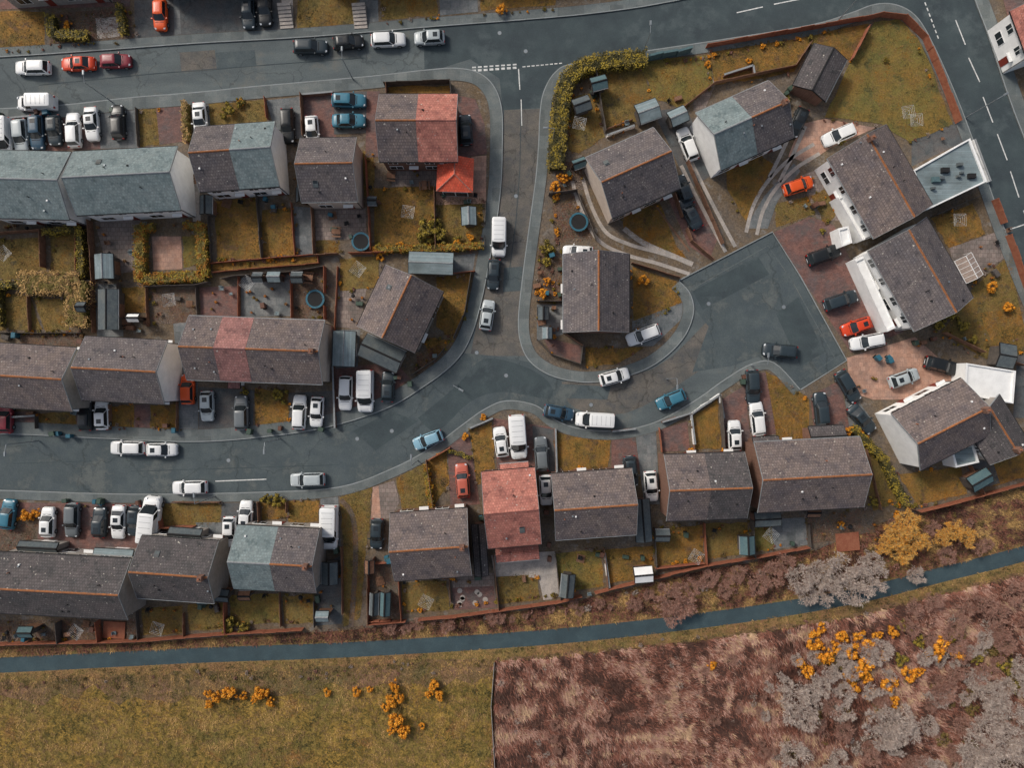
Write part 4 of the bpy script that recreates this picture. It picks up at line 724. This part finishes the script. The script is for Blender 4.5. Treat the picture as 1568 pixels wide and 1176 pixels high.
def items():
    R={}
    for c in('blue','brownp','greenp'):
        mb=MB(); mb.hexa([(-.22,-.25,.05),(.22,-.25,.05),(.22,.25,.05),(-.22,.25,.05)],[(-.28,-.33,.98),(.28,-.33,.98),(.28,.33,.98),(-.28,.33,.98)],c); mb.taper(-.3,.3,-.36,.36,.98,1.08,.05,c); mb.cyl((-.25,.3,.1),(.25,.3,.1),.1,.1,'rubber',8); mb.cyl((-.28,.38,1.0),(.28,.38,1.0),.02,.02,c,5); R['wheelie_bin_'+c]=('wheelie_bin',mb.mesh('wheelie_bin'))
    for j in range(3):
        mb=MB(); mb.cyl((0,0,0),(0,0,.3),.12,.18,'terra',10); leaves(mb,(0,0,.4),.3,60,.07,[('lv1','lv2','lv3'),('lo2','lv2','lo1'),('lt2','lv2','lt1')][j]); R['pot%d'%j]=('plant_pot',mb.mesh('plant_pot'))
    mb=MB(); mb.box(-.7,.7,-.4,.4,.68,.73,'wood'); [mb.box(sx*.6-.04,sx*.6+.04,sy*.32-.04,sy*.32+.04,0,.68,'wood') for sx in(1,-1) for sy in(1,-1)]; [mb.box(-.7,.7,*sorted((sy*.6,sy*.85)),.4,.45,'wood') for sy in(1,-1)]; [mb.box(sx*.5-.04,sx*.5+.04,-.8,.8,.33,.4,'wood') for sx in(1,-1)]; R['table']=('picnic_table',mb.mesh('picnic_table'))
    for c in('feltl','rubber','wood'):
        mb=MB(); mb.box(-.25,.25,-.25,.25,.4,.45,c); mb.box(-.25,.25,.22,.27,.45,.9,c); [mb.box(sx*.22-.02,sx*.22+.02,sy*.2-.02,sy*.2+.02,0,.4,c) for sx in(1,-1) for sy in(1,-1)]; [mb.box(*sorted((sx*.25,sx*.29)),-.25,.25,.6,.64,c) for sx in(1,-1)]; R['chair'+c]=('garden_chair',mb.mesh('garden_chair'))
    for c in('greenp','wooddark','wood'):
        mb=MB(); mb.box(-.5,.5,-.28,.28,0,.45,c); mb.taper(-.53,.53,-.31,.31,.45,.56,.06,c); mb.box(-.06,.06,-.33,-.31,.38,.46,'metal'); R['box'+c]=('storage_box',mb.mesh('storage_box'))
    mb=MB(); [mb.box(-.6,.6,-.5+.2*i,-.36+.2*i,.12,.15,'wood') for i in range(6)]; [mb.box(-.55+.5*i,-.45+.5*i,-.5,.64,.02,.12,'wood') for i in range(3)]; R['pallet']=('wooden_pallet',mb.mesh('pallet'))
    mb=MB(); mb.cyl((0,0,.7),(0,0,.95),.32,.2,'rubber',12); [mb.cyl((0,0,.7),(math.cos(i*2.1)*.3,math.sin(i*2.1)*.3,0),.02,.02,'metal',5) for i in range(3)]; R['bbq']=('barbecue',mb.mesh('barbecue'))
    return R
IT=items(); keys=list(IT)+['pot0','pot1','pot2']*4+['chairrubber','chairfeltl','chairfeltl']
def clutter(x0,y0,x1,y1,n,ks=None):
    if ks is None: n=max(1,round(n*.6))
    for _ in range(n):
        k=random.choice(ks or keys); x=random.uniform(x0,x1); y=random.uniform(y0,y1); p=P(x,y,.3); place(IT[k][1],IT[k][0],(p.x,p.y,.165),random.choice((0,1.57,3.14))+random.uniform(-.3,.3)+(.45 if x>860 and y<560 else 0),None,random.uniform(.75,1.1))
for z in ((0,338,130,358,14),(150,345,210,400,14),(220,340,320,352,6),(150,425,190,500,9),(190,480,228,510,8),(235,450,300,495,7),(310,440,362,482,9),(370,428,445,482,20),(452,422,496,484,12),(326,300,392,312,8),(400,302,446,320,6),(484,320,560,366,12),(598,252,668,286,10),(668,298,740,312,6),(700,300,742,330,4),(514,440,555,500,14),(634,520,668,570,9),(562,250,576,310,4),
          (822,390,858,460,12),(822,470,860,515,12),(850,255,895,295,9),(870,120,920,150,6),(930,185,975,210,10),(1005,120,1090,160,3),(1190,120,1215,160,5),(1230,270,1290,330,10),(1395,200,1480,225,5),(1490,345,1545,430,12),(1430,500,1480,520,6),(1380,515,1440,530,6),(1520,545,1560,560,4),(1310,570,1350,600,6),(1460,690,1560,735,9),
          (0,950,210,980,40),(218,930,280,940,7),(290,925,346,932,7),(352,910,430,918,8),(436,912,480,925,6),(485,860,522,950,12),(566,870,612,945,14),(616,890,686,900,7),(692,885,756,900,6),(760,885,820,890,3),(855,905,925,912,6),(856,845,924,855,6),(930,845,1000,856,6),(1004,812,1074,820,6),(1082,802,1146,812,6),(1156,800,1232,845,10),(1240,785,1340,830,14),(0,840,200,850,8),(100,768,240,776,5),(20,628,120,650,8),(0,512,130,530,10),(290,228,302,330,2),(432,210,462,300,7),(552,206,578,245,5),(1300,680,1322,760,6),(1142,700,1150,790,4),(1006,700,1012,780,3),(485,840,520,850,4)): clutter(*z)
bins=[k for k in IT if k.startswith('wheelie')]
for z in ((0,170,210,178,5),(300,655,520,662,4),(100,765,250,770,7),(600,575,630,590,3),(250,645,275,660,2),(50,660,110,668,3),(1340,545,1360,552,3),(560,850,600,860,3),(730,780,742,850,3),(832,780,842,860,3),(462,280,470,300,2),(1135,575,1140,590,2)): clutter(*z,bins)
def deck(x,y,w,l,a):
    mb=MB(); n=int(w/.15)
    for i in range(n): mb.box(-w/2+i*w/n,-w/2+(i+.88)*w/n,-l/2,l/2,.2,.25,'woodr')
    mb.box(-w/2,w/2,-l/2,l/2,0,.19,'wood'); p=P(x,y,.3); mb.obj('wooden_deck',(p.x,p.y,.12),math.radians(-a))
deck(1298,830,3.2,2.5,-5); deck(175,965,3,2.3,3)
def green(x,y,w,l,a):
    mb=MB()
    for sx in(-1,1):
        mb.cyl((sx*w/2,-l/2,1.6),(sx*w/2,l/2,1.6),.04,.04,'upvc',5)
        for i in range(6):
            yy=-l/2+l*i/5; mb.cyl((sx*w/2,yy,0),(sx*w/2,yy,1.6),.03,.03,'upvc',5); mb.cyl((sx*w/2,yy,1.6),(0,yy,2.2),.03,.03,'upvc',5)
        mb.hexa([(sx*w/2,-l/2,1.58),(sx*w/2,l/2,1.58),(0,l/2,2.18),(0,-l/2,2.18)],[(sx*w/2,-l/2,1.6),(sx*w/2,l/2,1.6),(0,l/2,2.2),(0,-l/2,2.2)],'lp1')
    mb.cyl((0,-l/2,2.22),(0,l/2,2.22),.05,.05,'upvc',5); p=P(x,y,1.8); mb.obj('greenhouse',(p.x,p.y,.12),math.radians(-a))
green(1484,410,2.6,3.4,-28)
for sx in (438,551):
    mb=MB()
    for i in range(7): mb.box(-.9,.9,-i*.45-.4,-i*.45,0,.95-.13*i,'light')
    p=P(sx,10); mb.obj('garden_steps',(p.x,p.y,.12),math.radians(4))
for x,y in ((765,50),(805,78),(547,672),(775,575),(730,540),(905,620),(1085,465),(1200,470),(350,705),(790,300),(600,660)):
    mb=MB(); mb.cyl((0,0,0),(0,0,.012),.32,.32,'felt',14); mb.cyl((0,0,.012),(0,0,.016),.25,.25,'metal',14); p=P(x,y); mb.obj('manhole_cover',(p.x,p.y,.026))

# ---------------------------------------------------------------- light, camera
el=math.radians(40); az=math.radians(-50)
sd=Vector((math.sin(az)*math.cos(el),math.cos(az)*math.cos(el),math.sin(el)))
su=bpy.data.lights.new('sun','SUN'); su.energy=2.2; su.angle=math.radians(12); su.color=(1,.93,.84)
so=bpy.data.objects.new('sun',su); scene.collection.objects.link(so); so.rotation_euler=sd.to_track_quat('Z','Y').to_euler()
wd=bpy.data.worlds.new('World'); scene.world=wd; wd.use_nodes=True; nt=wd.node_tree
sk=nt.nodes.new('ShaderNodeTexSky'); sk.sky_type='NISHITA'; sk.sun_disc=False; sk.sun_elevation=el; sk.sun_rotation=az; sk.dust_density=4; sk.air_density=1.0; sk.ozone_density=1
hs=nt.nodes.new('ShaderNodeHueSaturation'); hs.inputs['Saturation'].default_value=.65; nt.links.new(sk.outputs[0],hs.inputs['Color'])
bg=nt.nodes['Background']; bg.inputs['Strength'].default_value=.12; nt.links.new(hs.outputs[0],bg.inputs[0])
cd=bpy.data.cameras.new('camera'); cd.lens=24; cd.sensor_width=36; cd.clip_end=3000; co=bpy.data.objects.new('camera',cd); scene.collection.objects.link(co); co.location=(0,0,H); scene.camera=co
scene.view_settings.view_transform='Standard'; scene.view_settings.look='None'; scene.view_settings.exposure=0
